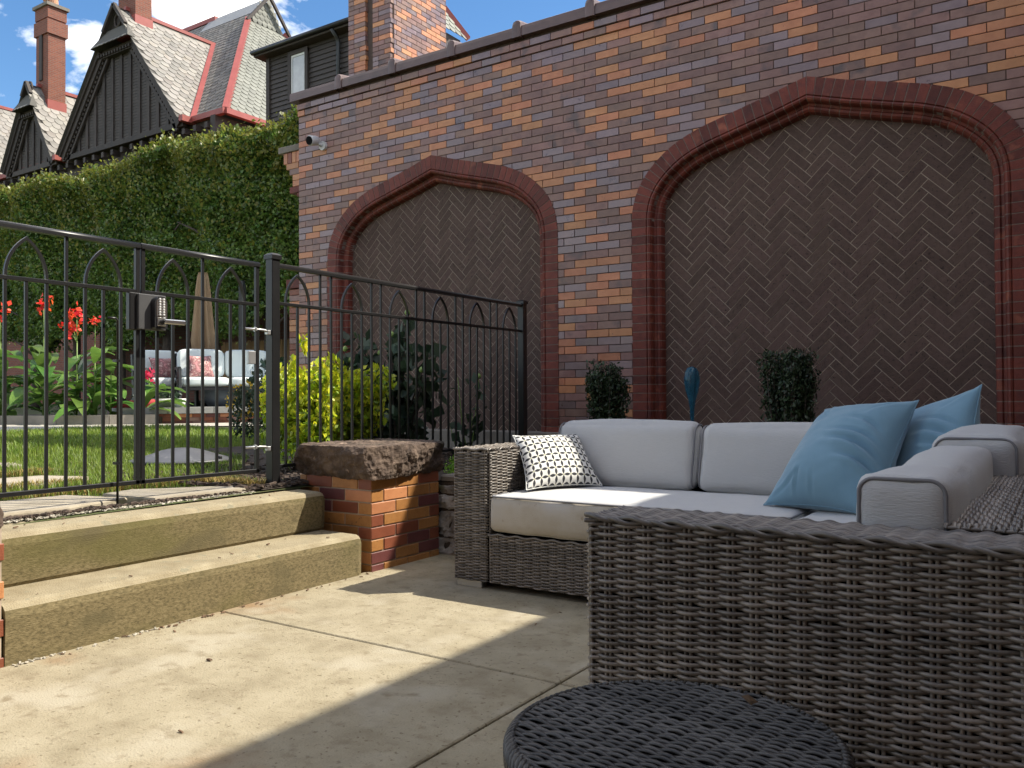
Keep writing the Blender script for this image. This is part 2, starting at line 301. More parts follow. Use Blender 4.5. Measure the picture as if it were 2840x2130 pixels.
def cbox(a, b, c):
    a = np.array(a, float); b = np.array(b, float); V = []; F = []
    idx = {}
    for i in range(8):
        s = [(i >> k) & 1 for k in range(3)]
        for ax in range(3):                          # vertex lying on face 'ax'
            p = [0, 0, 0]
            for k in range(3):
                v = b[k] if s[k] else a[k]
                p[k] = v if k == ax else v+(-c if s[k] else c)
            idx[(i, ax)] = len(V); V.append(p)
    for ax in range(3):
        o = [k for k in range(3) if k != ax]
        for sd in (0, 1):
            q = []
            for (u, v) in ((0,0),(1,0),(1,1),(0,1)):
                i = (sd << ax)|(u << o[0])|(v << o[1]); q.append(idx[(i, ax)])
            if (sd == 1) != (ax != 1): q = q[::-1]
            F.append(tuple(q))
    for ax in range(3):
        o = [k for k in range(3) if k != ax]
        for u in (0, 1):
            for v in (0, 1):
                i0 = (u << o[0])|(v << o[1]); i1 = i0|(1 << ax)
                F.append((idx[(i0,o[0])], idx[(i1,o[0])], idx[(i1,o[1])], idx[(i0,o[1])]))
    for i in range(8): F.append((idx[(i,0)], idx[(i,1)], idx[(i,2)]))
    return V, F
def prism(poly, axis, lo, hi):
    n = len(poly); V = []
    for t in (lo, hi):
        for (p, q) in poly:
            v = [p, q]; v.insert(axis, t); V.append(tuple(v))
    F = [tuple(range(n))[::-1], tuple(range(n, 2*n))]
    for i in range(n): j = (i+1) % n; F.append((i, j, n+j, n+i))
    return V, F
def frames(P):
    P = np.asarray(P, float); T = np.gradient(P, axis=0); T /= np.linalg.norm(T, axis=1)[:, None]+1e-12
    up = np.array([0, 0, 1.0]) if abs(T[0][2]) < 0.9 else np.array([0, 1.0, 0])
    A = np.cross(T, up)
    bad = np.linalg.norm(A, axis=1) < 1e-6; A[bad] = np.cross(T[bad], np.array([1.0, 0, 0]))
    A /= np.linalg.norm(A, axis=1)[:, None]; Bn = np.cross(A, T)
    return P, A, Bn
def tube(P, r, n=8, cap=True, ry=None):
    P, A, Bn = frames(P); k = len(P)
    r = np.broadcast_to(np.asarray(r, float), (k,)); r2 = r if ry is None else np.broadcast_to(np.asarray(ry, float), (k,))
    th = np.arange(n)*2*math.pi/n+math.pi/n
    V = (P[:, None, :]+A[:, None, :]*(r[:, None]*np.cos(th))[:, :, None]+Bn[:, None, :]*(r2[:, None]*np.sin(th))[:, :, None]).reshape(-1, 3)
    F = []
    for i in range(k-1):
        for j in range(n):
            jj = (j+1) % n; F.append((i*n+j, i*n+jj, (i+1)*n+jj, (i+1)*n+j))
    if cap: F.append(tuple(range(n))[::-1]); F.append(tuple(range((k-1)*n, k*n)))
    return V.tolist(), F
def lathe(prof, c, n=20):
    V = []; F = []; k = len(prof)
    for (r, z) in prof:
        for j in range(n):
            t = 2*math.pi*j/n; V.append((c[0]+r*math.cos(t), c[1]+r*math.sin(t), c[2]+z))
    for i in range(k-1):
        for j in range(n):
            jj = (j+1) % n; F.append((i*n+j, i*n+jj, (i+1)*n+jj, (i+1)*n+j))
    F.append(tuple(range(n))[::-1]); F.append(tuple(range((k-1)*n, k*n)))
    return V, F
def share(name, me, loc, parent=None, rot=None, scale=None):
    o = bpy.data.objects.new(name, me); link(o, parent, loc)
    if rot is not None: o.rotation_euler = rot
    if scale is not None: o.scale = scale
    return o
def vnoise(P, s=1.0, seed=0):
    """cheap smooth 3-D noise in -1..1 for vertex arrays"""
    P = np.asarray(P, float)*s; o = np.zeros(len(P)); a = 1.0
    r = np.random.default_rng(seed)
    for k in range(4):
        K = r.normal(size=(6, 3))*1.6**k; ph = r.uniform(0, 6.28, 6)
        o += a*np.sin(P@K.T+ph).mean(1); a *= 0.6
    return o
def leaves(C, size, D=None, aspect=1.8, bend=0.25, seed=0, tilt=1.0):
    """one six-sided leaf (two bent quads) at every centre in C; D = preferred growth direction"""
    r = np.random.default_rng(seed); n = len(C)
    size = np.broadcast_to(np.asarray(size, float), (n,))
    d = r.normal(size=(n, 3))*tilt
    if D is not None: d = d+np.asarray(D, float)
    d /= np.linalg.norm(d, axis=1)[:, None]
    q = r.normal(size=(n, 3)); s = np.cross(d, q); s /= np.linalg.norm(s, axis=1)[:, None]; nn = np.cross(s, d)
    L = size[:, None]; W = L/aspect
    tip = C+d*L*0.5-nn*L*bend*0.4; base = C-d*L*0.5-nn*L*bend*0.4
    m1 = C+d*L*0.1; e1 = C+s*W*0.5-nn*L*bend*0.15+d*L*0.05; e2 = C-s*W*0.5-nn*L*bend*0.15+d*L*0.05
    V = np.stack([base, e1, tip, m1, e2], 1).reshape(-1, 3)
    i = np.arange(n)*5
    F = np.concatenate([np.stack([i, i+1, i+2, i+3], 1), np.stack([i, i+3, i+2, i+4], 1)])
    return V, F
def blades(C, h, w, lean, seed=0):
    r = np.random.default_rng(seed); n = len(C)
    a = r.uniform(0, 6.283, n); d = np.stack([np.cos(a), np.sin(a), 0*a], 1); s = np.stack([-np.sin(a), np.cos(a), 0*a], 1)
    h = np.broadcast_to(h, (n,))[:, None]*r.uniform(0.6, 1.25, (n, 1)); ln = r.uniform(0.1, 1, (n, 1))*lean*h
    b0 = C-s*w/2; b1 = C+s*w/2; m0 = C+d*ln*0.35+np.array([0, 0, 1.0])*h*0.6
    t = C+d*ln+np.array([0, 0, 1.0])*h
    V = np.stack([b0, b1, m0+s*w*0.4, m0-s*w*0.4, t], 1).reshape(-1, 3); i = np.arange(n)*5
    F = np.concatenate([np.stack([i, i+1, i+2], 1), np.stack([i, i+2, i+3], 1), np.stack([i+3, i+2, i+4], 1)])
    return V, F
# ================================================================ SETTING: ground, patio, lawn
GZ = lambda x: 0.45+0.013*(-x-4) if x < -4 else 0.45       # lawn rises gently away from the steps
def sheet(name, x0, x1, y0, y1, z, mat, **kw):
    return obj(name, [(x0,y0,z),(x1,y0,z),(x1,y1,z),(x0,y1,z)], [(0,1,2,3)], mat, kind='structure', **kw)
sheet('ground', -400, 400, -400, 400, -0.12, 'lawn_soil')
patio = obj('patio', [(-3.2,-6,-0.095),(1.19,-6,-0.095),(1.19,4.6,-0.095),(-3.2,4.6,-0.095)], [(0,1,2,3)], 'joint', kind='structure')
J = 0.0055
def slab(x0, x1, y0, y1):
    b = B(); b.cbox((x0+J, y0+J, -0.1), (x1-J, y1-J, 0), 0.004); b.obj('slab', 'concrete', patio)
xs = [-3.19, -1.41, 0.2, 1.18]; ys = [-5.9, -3.5, -1.3, 0.9, 2.4, 4.5]
for i in range(3):
    for j in range(5): slab(xs[i], xs[i+1], ys[j], ys[j+1])
# upper garden ground
V = []; F = []
X = np.concatenate([np.linspace(-3.6, -14, 40), np.linspace(-15, -60, 20)]); Y = np.linspace(-14, 15, 40)
for x in X:
    for y in Y: V.append((x, y, GZ(x)-0.012+0.006*math.sin(3*x+2*y)))
for i in range(len(X)-1):
    for j in range(len(Y)-1): a = i*len(Y)+j; F.append((a, a+1, a+len(Y)+1, a+len(Y)))
obj('lawn_ground', V, F, 'lawn_soil', kind='structure', smooth=True)
bed = B(); bed.add([(-3.62,3.02,0.452),(-3.62,6.3,0.452),(-6.6,6.3,0.484),(-6.6,4.9,0.484),(-5.1,3.9,0.464),(-4.3,3.25,0.456)], [(5,4,3,2,1,0)])
bed.obj('planting_bed', 'soil', kind='structure')
bed = B(); bed.box((-3.7,4.0,-0.05), (1.19,6.3,0.44)); bed.obj('raised_bed', 'soil', kind='structure')

# concrete steps: two treads with rounded noses
def step(x_front, x_back, z0, z1, y0, y1, parent, seed):
    # cross-section (x,z), rounded nose
    pr = [(x_front-0.012, z0), (x_front, z0+0.02), (x_front+0.004, z1-0.05), (x_front-0.002, z1-0.022), (x_front-0.014, z1-0.007), (x_front-0.034, z1), (x_back, z1+0.004), (x_back, z0)]
    n = 60; V = []; F = []; k = len(pr); fm = []
    for i in range(n+1):
        y = y0+(y1-y0)*i/n
        e = 0.012*max(0, 1-(y1-y)/0.03)
        for q, (x, z) in enumerate(pr):
            V.append((x-(e if q < 6 else 0), y, z-(e*0.6 if 2 < q < 7 else 0)))
    V = np.array(V); nz = vnoise(V, 9, seed)*0.0022+vnoise(V, 40, seed+1)*0.0012; V[:, 0] += nz; V[:, 2] += 0.5*nz
    for i in range(n):
        for q in range(k-1):
            F.append((i*k+q, i*k+q+1, (i+1)*k+q+1, (i+1)*k+q)); fm.append(0 if q < 2 or q == 7 else (1 if q >= 3 else 0))
    F.append(tuple(range(k))); fm.append(0); F.append(tuple(range(n*k, n*k+k))[::-1]); fm.append(0)
    return obj('step', V, F, ['concrete_riser', 'concrete_tread'], parent, fm=fm)
st = thing('concrete_steps', 'two weathered concrete steps with mossy risers between the brick pillars', 'steps', (-3.4, 2.4, 0))
step(-3.15, -3.60, -0.02, 0.217, 1.489, 3.30, st, 1)
step(-3.42, -3.66, 0.214, 0.430, 1.489, 3.295, st, 2)
# flagstones just inside the gate and stepping stones in the lawn
def flag(poly, z, t, label, seed):
    r = random.Random(seed); n = len(poly); P = []
    for i in range(n):
        a, b = poly[i], poly[(i+1) % n]
        for k in range(5):
            f = k/5; P.append((a[0]+(b[0]-a[0])*f+r.uniform(-.008,.008), a[1]+(b[1]-a[1])*f+r.uniform(-.008,.008)))
    c = (sum(p[0] for p in P)/len(P), sum(p[1] for p in P)/len(P)); m = len(P)
    V = [(x, y, z-t) for x, y in P]+[(x, y, z-0.008) for x, y in P]+[(c[0]+(x-c[0])*0.985, c[1]+(y-c[1])*0.985, z) for x, y in P]
    F = [tuple(range(2*m, 3*m))]
    for k in (0, 1):
        for i in range(m): j = (i+1) % m; F.append((k*m+i, k*m+j, (k+1)*m+j, (k+1)*m+i))
    obj('flagstone', V, F, 'flagstone', label=label, cat='paving stone', group='paving stones in the lawn')
flag([(-3.70,1.10),(-3.70,2.02),(-3.80,2.36),(-4.16,2.26),(-4.24,1.1)], 0.470, 0.05, 'tan flagstone striped with gate shadows under the left gate leaf', 1)
flag([(-3.69,2.42),(-3.67,2.96),(-3.80,3.04),(-4.15,2.60),(-4.10,2.40)], 0.466, 0.05, 'tan flagstone striped with gate shadows under the right gate leaf', 2)
flag([(-4.82,1.7),(-4.80,2.5),(-5.0,2.86),(-5.32,2.72),(-5.45,1.7)], 0.474, 0.05, 'pale stepping stone in the grass behind the left gate leaf', 3)
flag([(-6.2,2.2),(-6.1,3.0),(-6.45,3.1),(-6.7,2.3)], 0.488, 0.05, 'pale stepping stone farther off at the left edge of the lawn', 4)

# mulch chips and gravel along the top of the steps (uncountable)
def chips(name, n, region, size, mat, seed, z=0.455):
    r = np.random.default_rng(seed); V = []; F = []
    for i in range(n):
        x, y = region(r); a = r.uniform(0, 6.28); t = r.uniform(-.5, .5); l = size*r.uniform(.5, 1.6); wd = l*r.uniform(.25, .6); h = l*0.22
        c, s_ = math.cos(a), math.sin(a); zz = z(x) if callable(z) else z
        k = len(V)
        for (p, q, o) in ((-l,-wd,0),(l,-wd,0),(l,wd,0),(-l,wd,0),(-l*.8,-wd*.8,h),(l*.8,-wd*.8,h),(l*.8,wd*.8,h),(-l*.8,wd*.8,h)):
            V.append((x+(p*c-q*s_)/2, y+(p*s_+q*c)/2, zz+o+p*t*.3+l*.15))
        F += [(k+4,k+5,k+6,k+7),(k,k+1,k+5,k+4),(k+1,k+2,k+6,k+5),(k+2,k+3,k+7,k+6),(k+3,k,k+4,k+7)]
    obj(name, V, F, mat, kind='stuff')
chips('mulch', 4200, lambda r: (-3.63-abs(r.normal(0, .5)) if r.random() < .6 else r.uniform(-6.2,-3.63), r.uniform(2.95, 6.1)), 0.035, 'mulch', 3)
chips('mulch_strip', 700, lambda r: (-3.685+r.normal(0, .02), r.uniform(1.3, 3.1)), 0.022, 'mulch', 4, 0.445)
chips('gravel', 900, lambda r: (-3.665+r.normal(0, .022), r.uniform(1.3, 3.0)), 0.013, 'gravel', 5, 0.440)
chips('step_debris', 45, lambda r: (-3.135+abs(r.normal(0, .018)), r.uniform(1.45, 3.4)), 0.014, 'leaf_litter', 6, 0.0)
chips('pale_debris', 60, lambda r: (-3.138+abs(r.normal(0, .012)), 1.5+abs(r.normal(0, .35))), 0.012, 'gravel', 8, 0.0)
def litter(r):
    q = r.random()
    if q < .5: return r.uniform(-3.1, -1.4), r.uniform(.6, 3.2)
    if q < .8: return r.uniform(-3.38, -3.16), r.uniform(1.5, 3.25)
    return r.uniform(-1.4, -0.9), r.uniform(1.2, 2.4)
chips('leaf_litter', 7, lambda r: (r.uniform(-3.1, -1.1), r.uniform(.9, 3.2)), 0.014, 'leaf_litter', 7, 0.0)
chips('step_litter', 12, lambda r: (r.uniform(-3.36, -3.18), r.uniform(1.5, 3.25)), 0.012, 'leaf_litter', 9, 0.219)
chips('step_litter_upper', 10, lambda r: (r.uniform(-3.62, -3.45), r.uniform(1.5, 3.25)), 0.012, 'leaf_litter', 10, 0.432)

# ================================================================ BRICK PILLARS WITH ROUGH CAPSTONES
def brick_box(parent, x0, x1, y0, y1, z0, z1, courses, faces, pick, ch=0.0676, bl=0.2, j=0.007, name='brick', seed=0):
    """bricks laid on the given faces ('-y','+x','-x') of a mortar core"""
    r = random.Random(seed); d = 0.05
    for c in range(courses):
        za, zb = z0+c*ch+j/2, min(z0+(c+1)*ch-j/2, z1)
        for f in faces:
            lo, hi = (x0, x1) if f == '-y' else (y0, y1)
            first = bl*0.5 if (c+(f != '-y')) % 2 else bl
            p = hi if f == '-y' else lo
            seq = []
            if f == '-y':
                q = hi; wd = first
                while q > lo+0.01: seq.append((max(lo, q-wd), q)); q -= wd; wd = bl
            else:
                q = lo; wd = first
                while q < hi-0.01: seq.append((q, min(hi, q+wd))); q += wd; wd = bl
            for (a, b_) in seq:
                if b_-a < 0.02: continue
                bb = B(); e = r.uniform(0, .0015)
                if f == '-y': bb.cbox((a+j/2*(a > lo+.001), y0-e, za), (b_-j/2*(b_ < hi-.001)-(0.0012 if b_ >= hi-.001 else 0), y0+d, zb), 0.0025)
                elif f == '+x': bb.cbox((x1-d, a+j/2*(a > lo+.001)+(0.0012 if a <= lo+.001 else 0), za), (x1+e, b_-j/2*(b_ < hi-.001), zb), 0.0025)
                else: bb.cbox((x0-e, a+j/2, za), (x0+d, b_-j/2, zb), 0.0025)
                bb.obj(name, pick(r), parent)
def stone_block(name, parent, cx, cy, hx, hy, z0, z1, seed, mat='boulder', amp=1.0, n=16):
    """quarried block: gridded box, corners cut away by random planes, ragged sides"""
    r = np.random.default_rng(seed); h = np.array([hx, hy, (z1-z0)/2]); c = np.array([cx, cy, (z0+z1)/2]); V = []; F = []
    nn = [max(6, int(n*q/h.max())) for q in h]
    for ax in range(3):
        o = [k for k in range(3) if k != ax]
        for sd in (-1, 1):
            k0 = len(V); na, nb = nn[o[0]], nn[o[1]]
            for i in range(na+1):
                for j in range(nb+1):
                    p = [0, 0, 0]; p[ax] = sd; p[o[0]] = -1+2*i/na; p[o[1]] = -1+2*j/nb; V.append(p)
            for i in range(na):
                for j in range(nb):
                    q = (k0+i*(nb+1)+j, k0+(i+1)*(nb+1)+j, k0+(i+1)*(nb+1)+j+1, k0+i*(nb+1)+j+1); F.append(q if (sd > 0) == (ax != 1) else q[::-1])
    P = np.array(V, float)*h
    P[:, :2] *= (1+0.05*vnoise(np.array(V), 1.3, seed+9))[:, None]
    for k in range(22):                              # facet cuts along the edges and corners
        d = r.normal(size=3); d[2] *= .75; d /= np.linalg.norm(d); sup = np.abs(d)@h; cut = sup*r.uniform(.80, .95)
        t = P@d-cut; P = np.where((t > 0)[:, None], P-np.outer(np.maximum(t, 0), d)*.92, P)
    s_ = P/h; out_ = s_/np.maximum(1e-6, np.abs(s_).max(1))[:, None]; out_ /= np.linalg.norm(out_, axis=1)[:, None]
    rid = 1-np.abs(vnoise(P+c, 15, seed+1))*2.2
    side = np.clip(1-np.abs(s_[:, 2])*.55, .25, 1)
    P = P+out_*((0.013*rid+0.010*vnoise(P+c, 34, seed+2)+0.005*vnoise(P+c, 90, seed+3))*side*amp)[:, None]+c
    o = obj(name, P, F, mat, parent)
    import bmesh
    bm = bmesh.new(); bm.from_mesh(o.data); bmesh.ops.remove_doubles(bm, verts=bm.verts, dist=1e-4); bm.to_mesh(o.data); bm.free()
    if n > 20:
        sub_ = o.modifiers.new('s', 'SUBSURF'); sub_.levels = 1; sub_.render_levels = 1; sub_.subdivision_type = 'SIMPLE'
        tx = bpy.data.textures.new(name, 'CLOUDS'); tx.noise_scale = 0.022; tx.noise_depth = 3
        dm = o.modifiers.new('d', 'DISPLACE'); dm.texture = tx; dm.strength = 0.013*amp; dm.mid_level = 0.5; dm.texture_coords = 'LOCAL'
    return o
pickp = lambda r: r.choices(['brick_orange', 'brick_red', 'brick_maroon', 'brick_tan'], [0.34, 0.30, 0.24, 0.12])[0]
pl = thing('brick_pillar', 'low multicoloured brick pillar with rough brown capstone beside the sofa arm', 'pillar', (-3.42, 3.66, 0), 'brick pillars flanking the steps')
b = B(); b.box((-3.70, 3.374, 0), (-3.155, 3.95, 0.505)); b.obj('mortar_core', 'mortar_light', pl)
brick_box(pl, -3.705, -3.15, 3.369, 3.955, -0.03, 0.507, 8, ['-y', '+x'], pickp, ch=0.0672, seed=4)
stone_block('capstone', pl, -3.43, 3.665, 0.345, 0.355, 0.500, 0.678, 5, n=44)
pl = thing('brick_pillar', 'sliver of brick pillar at the left edge, at the foot of the steps', 'pillar', (-3.42, 1.17, 0), 'brick pillars flanking the steps')
b = B(); b.box((-3.70, 0.88, 0), (-3.155, 1.480, 0.505)); b.obj('mortar_core', 'mortar_light', pl)
brick_box(pl, -3.705, -3.15, 0.875, 1.487, -0.03, 0.507, 8, ['-y', '+x'], pickp, ch=0.0672, seed=9)
stone_block('capstone', pl, -3.43, 1.165, 0.325, 0.325, 0.500, 0.66, 15, n=36)

# rubble retaining wall between pillar and sofa
rw = thing('stone_retaining_wall', 'low dry-laid grey fieldstone wall between brick pillar and sofa', 'stone wall', (-2.9, 4.2, 0))
path = [(-3.20,4.02), (-3.02,4.05), (-2.80,4.25), (-2.60,4.42), (-2.2,4.46), (-1.7,4.46), (-1.2,4.46)]
r = random.Random(3)
k = 0
for i in range(len(path)-1):
    for (z0, z1) in ((-0.02,0.10),(0.10,0.27),(0.27,0.36),(0.36,0.42)):
        (xa, ya), (xb, yb) = path[i], path[i+1]; k += 1
        cx, cy = (xa+xb)/2+r.uniform(-.03,.03), (ya+yb)/2+0.08
        L_ = math.hypot(xb-xa, yb-ya)*0.5+0.02; bb = []
        o = stone_block('stone', rw, cx, cy, L_*r.uniform(.85,1.05), 0.12, z0+r.uniform(0,.01), z1-r.uniform(0,.012), 100+k, 'fieldstone', amp=1.5)
b = B(); b.cbox((-3.18,4.0,0.425),(-2.6,4.3,0.475),0.01); b.obj('cap_slab', 'ledge', rw)

# ================================================================ THE LONG BRICK WALL
D = 6.25; CH = 0.0668; BP = 0.2127; Z0 = 0.640
HALF = [(0,3.268),(0.16,3.221),(0.32,3.172),(0.47,3.133),(0.61,3.095),(0.78,3.050),(0.93,2.995),(1.03,2.945),(1.12,2.885),(1.19,2.825),(1.25,2.765),(1.30,2.70),(1.34,2.63),(1.37,2.555),(1.388,2.48),(1.398,2.40),(1.40,2.30),(1.40,0.40)]
ARC = [-1.549, -5.052]
wall = thing('brick_wall', 'long glazed brick wall of brown, tan and plum bricks with two blind arches', 'wall', (-3.0, 6.4, 0.4))
def zout(dx):
    dx = abs(dx)
    if dx >= 1.40: return -1
    for (a, za), (b_, zb) in zip(HALF, HALF[1:]):
        if a <= dx <= b_ and b_ > a: return za+(zb-za)*(dx-a)/(b_-a)
    return 2.3
# mortar face of the wall, with the arch openings left out
XR = 1.6
sx = sorted(set([-6.888, XR]+[round(c+s_*h[0], 4) for c in ARC for s_ in (-1, 1) for h in HALF]))
V = []; F = []
for xa, xb in zip(sx, sx[1:]):
    mid = (xa+xb)/2; za = zb = 0.3
    for c in ARC:
        if abs(mid-c) < 1.40: za, zb = zout(xa-c)-0.02, zout(xb-c)-0.02
        if abs(mid-c) < 1.40 and abs(xa-c) >= 1.399: za = 2.3
        if abs(mid-c) < 1.40 and abs(xb-c) >= 1.399: zb = 2.3
    k = len(V); V += [(xa,D+.005,za),(xb,D+.005,zb),(xb,D+.005,4.14),(xa,D+.005,4.14)]; F.append((k,k+1,k+2,k+3))
obj('mortar_face', V, F, 'mortar_dark', wall)
b = B(); b.box((-6.888, D+0.45, 0.0), (XR, D+0.6, 4.12)); b.box((-6.888, D+0.006, 0.3), (-6.80, D+0.45, 4.12)); b.box((-6.7, D+.2, 3.6), (XR, D+.44, 4.12)); b.obj('wall_core', 'mortar_dark', wall)

def clip(poly, p, n):
    out = []
    for i in range(len(poly)):
        a, c = poly[i], poly[(i+1) % len(poly)]
        da = (a[0]-p[0])*n[0]+(a[1]-p[1])*n[1]; dc = (c[0]-p[0])*n[0]+(c[1]-p[1])*n[1]
        if da >= 0: out.append(a)
        if (da >= 0) != (dc >= 0):
            t = da/(da-dc); out.append((a[0]+(c[0]-a[0])*t, a[1]+(c[1]-a[1])*t))
    return out
def brick_prism(poly, y, depth, ch=0.002):
    """polygon in x,z pushed back from its front face at y, edges chamfered"""
    n = len(poly); cx = sum(p[0] for p in poly)/n; cz = sum(p[1] for p in poly)/n
    ins = []
    for (x, z) in poly:
        dx_, dz_ = cx-x, cz-z
        ins.append((x+math.copysign(min(ch, abs(dx_)*.5), dx_), z+math.copysign(min(ch, abs(dz_)*.5), dz_)))
    V = [(x, y, z) for x, z in ins]+[(x, y+ch, z) for x, z in poly]+[(x, y+depth, z) for x, z in poly]
    F = [tuple(range(n))]
    for k in (0, 1):
        for i in range(n): j = (i+1) % n; F.append((k*n+i, (k+1)*n+i, (k+1)*n+j, k*n+j))
    return V, F
def outline(c):
    return [(c-x, z) for x, z in reversed(HALF)]+[(c+x, z) for x, z in HALF[1:]]
def inside(pt, c): return abs(pt[0]-c) < 1.40 and pt[1] < zout(pt[0]-c)
r = random.Random(11); bricks = []
def bricks_from(xa, xb, z0, z1, y, side=0):
    for _ in (0,):
        poly = [(xa, z0), (xb, z0), (xb, z1), (xa, z1)]; dead = False
        for c in ARC:
            ins = [inside(p, c) for p in poly]
            mid = ((xa+xb)/2, (z0+z1)/2)
            near = any(ins) or inside(mid, c)
            if not near: continue
            # nearest outline segment to brick centre -> half plane
            best = None; ol = outline(c)
            for (a, b_) in zip(ol, ol[1:]):
                if side and ((a[0]+b_[0])/2-c)*side < 0: continue
                ex, ez = b_[0]-a[0], b_[1]-a[1]; L2 = ex*ex+ez*ez
                for pt in (mid, (xa, z0), (xb, z0)):
                    t = max(0, min(1, ((pt[0]-a[0])*ex+(pt[1]-a[1])*ez)/L2)); q = (a[0]+ex*t, a[1]+ez*t)
                    d_ = math.hypot(pt[0]-q[0], pt[1]-q[1])
                    if best is None or d_ < best[0]:
                        Ln = math.sqrt(L2); best = (d_, q, (-ez/Ln, ex/Ln))
            if all(ins) : dead = True; break
            nx, nz = best[2]
            if (best[1][0]-c)*nx+(best[1][1]-1.2)*nz < 0: nx, nz = -nx, -nz
            poly = clip(poly, (best[1][0]-nx*0.004, best[1][1]-nz*0.004), (nx, nz))
        if dead or len(poly) < 3: continue
        ar = abs(sum(poly[i][0]*poly[(i+1) % len(poly)][1]-poly[(i+1) % len(poly)][0]*poly[i][1] for i in range(len(poly))))/2
        if ar < 0.0004: continue
        k = r.choices([0, 1, 2], [0.50, 0.27, 0.23])[0]
        cx, cz = sum(p[0] for p in poly)/len(poly), sum(p[1] for p in poly)/len(poly)
        vis = cx > -6.9 and cx < -0.15 and cz < 0.95+ (4.24-.95)*1.0 and cz > 0.9
        # frame: top edge rises towards the left
        frame_top = 3.47+(cx+0.2)*(-0.268)
        if cz > frame_top: vis = False
        d_ = math.sqrt(cx*cx+D*D+(cz-.95)**2)
        bricks.append((0 if vis else 1, d_, poly, y-r.uniform(0, .0022), k))
for row in range(52):
    z0 = Z0+row*CH; off = 0.105 if row % 2 else 0.0; y = D-(0.014 if row == 50 else 0.026 if row == 51 else 0)
    z1 = z0+CH-0.0055
    if row >= 50: z1 -= 0.003
    x = -6.888-BP*0.5+off
    while x < 1.20:
        xa, xb = max(x, -6.888)+0.0025, x+BP-0.0025; x += BP
        if xb-xa < 0.03: continue
        parts_ = [(xa, xb)]
        for c in ARC:
            if xa < c < xb and 3.15 < z1 < 3.36: parts_ = [(xa, c), (c, xb)]
        for (pa, pb) in parts_: bricks_from(pa, pb, z0, z1, y, 0 if len(parts_) == 1 else (-1 if pa == xa else 1))
bricks.sort(key=lambda t: (t[0], t[1]))
BM = ['brick_brown', 'brick_tan', 'brick_plum']
for (_, _, poly, y, k) in bricks[:300]:
    V, F = brick_prism(poly, y, 0.03); obj('brick', V, F, BM[k], wall)
bb = B()
for (_, _, poly, y, k) in bricks[300:]:
    V, F = brick_prism(poly, y, 0.03); bb.add(V, F, k)
bb.obj('bricks', BM, wall, kind='stuff')

# moulded arch surrounds
PROF = [(0.0, 0.03), (0.0, -0.006), (0.124, -0.006), (0.130, 0.004), (0.134, -0.004), (0.146, -0.008), (0.158, -0.002), (0.166, 0.016), (0.170, 0.060), (0.186, 0.066), (0.196, 0.056), (0.212, 0.058), (0.226, 0.072), (0.232, 0.100), (0.236, 0.150)]
def offs(ol):
    """unit inward offset direction (mitred) along an outline"""
    n = len(ol); res = []
    for i in range(n):
        ds = []
        if i > 0: ds.append((ol[i][0]-ol[i-1][0], ol[i][1]-ol[i-1][1]))
        if i < n-1: ds.append((ol[i+1][0]-ol[i][0], ol[i+1][1]-ol[i][1]))
        ns = []
        for ex, ez in ds:
            L_ = math.hypot(ex, ez); ns.append((ez/L_, -ex/L_))
        mx_, mz_ = sum(n_[0] for n_ in ns), sum(n_[1] for n_ in ns); L_ = math.hypot(mx_, mz_); mx_, mz_ = mx_/L_, mz_/L_
        cs = mx_*ns[0][0]+mz_*ns[0][1]; res.append((mx_/cs, mz_/cs))
    return res
for ai, c in enumerate(ARC):
    ol = outline(c); of = offs(ol)
    cum = [0]
    for p, q in zip(ol, ol[1:]): cum.append(cum[-1]+math.hypot(q[0]-p[0], q[1]-p[1]))
    half = cum[-1]/2
    def at(s_):
        s_ = max(0, min(cum[-1], s_))
        for i in range(len(cum)-1):
            if cum[i] <= s_ <= cum[i+1]+1e-9:
                t = (s_-cum[i])/(cum[i+1]-cum[i]); p, q = ol[i], ol[i+1]
                nx, nz = of[i][0]*(1-t)+of[i+1][0]*t, of[i][1]*(1-t)+of[i+1][1]*t
                return (p[0]+(q[0]-p[0])*t, p[1]+(q[1]-p[1])*t), (nx, nz)
    sur = B()
    ns_ = 120; V = []; F = []
    ss = sorted(set([cum[-1]*i/ns_ for i in range(ns_+1)]+[half]))
    for s_ in ss:
        p, n_ = at(s_)
        for (t, y) in PROF: V.append((p[0]+n_[0]*t, D+y+0.0032, p[1]+n_[1]*t))
    k = len(PROF)
    for i in range(len(ss)-1):
        for q in range(k-1): F.append((i*k+q, i*k+q+1, (i+1)*k+q+1, (i+1)*k+q))
    surround = obj('arch_surround', V, F, 'mortar_grey', wall)
    nb = int(half/0.071)
    for side in (0, 1):
        for i in range(nb):
            a, e = half*i/nb+0.0035, half*(i+1)/nb-0.0035
            if side: a, e = cum[-1]-e, cum[-1]-a
            V = []; F = []
            mid = [a, (a+e)/2, e]
            for s_ in mid:
                p, n_ = at(s_)
                for (t, y) in PROF: V.append((p[0]+n_[0]*t, D+y-r.uniform(0, .0012), p[1]+n_[1]*t))
            for u in (0, 1):
                for q in range(k-1): F.append((u*k+q, u*k+q+1, (u+1)*k+q+1, (u+1)*k+q))
            F.append(tuple(range(k))); F.append(tuple(range(2*k, 3*k))[::-1])
            obj('arch_brick', V, F, 'arch_red', surround)
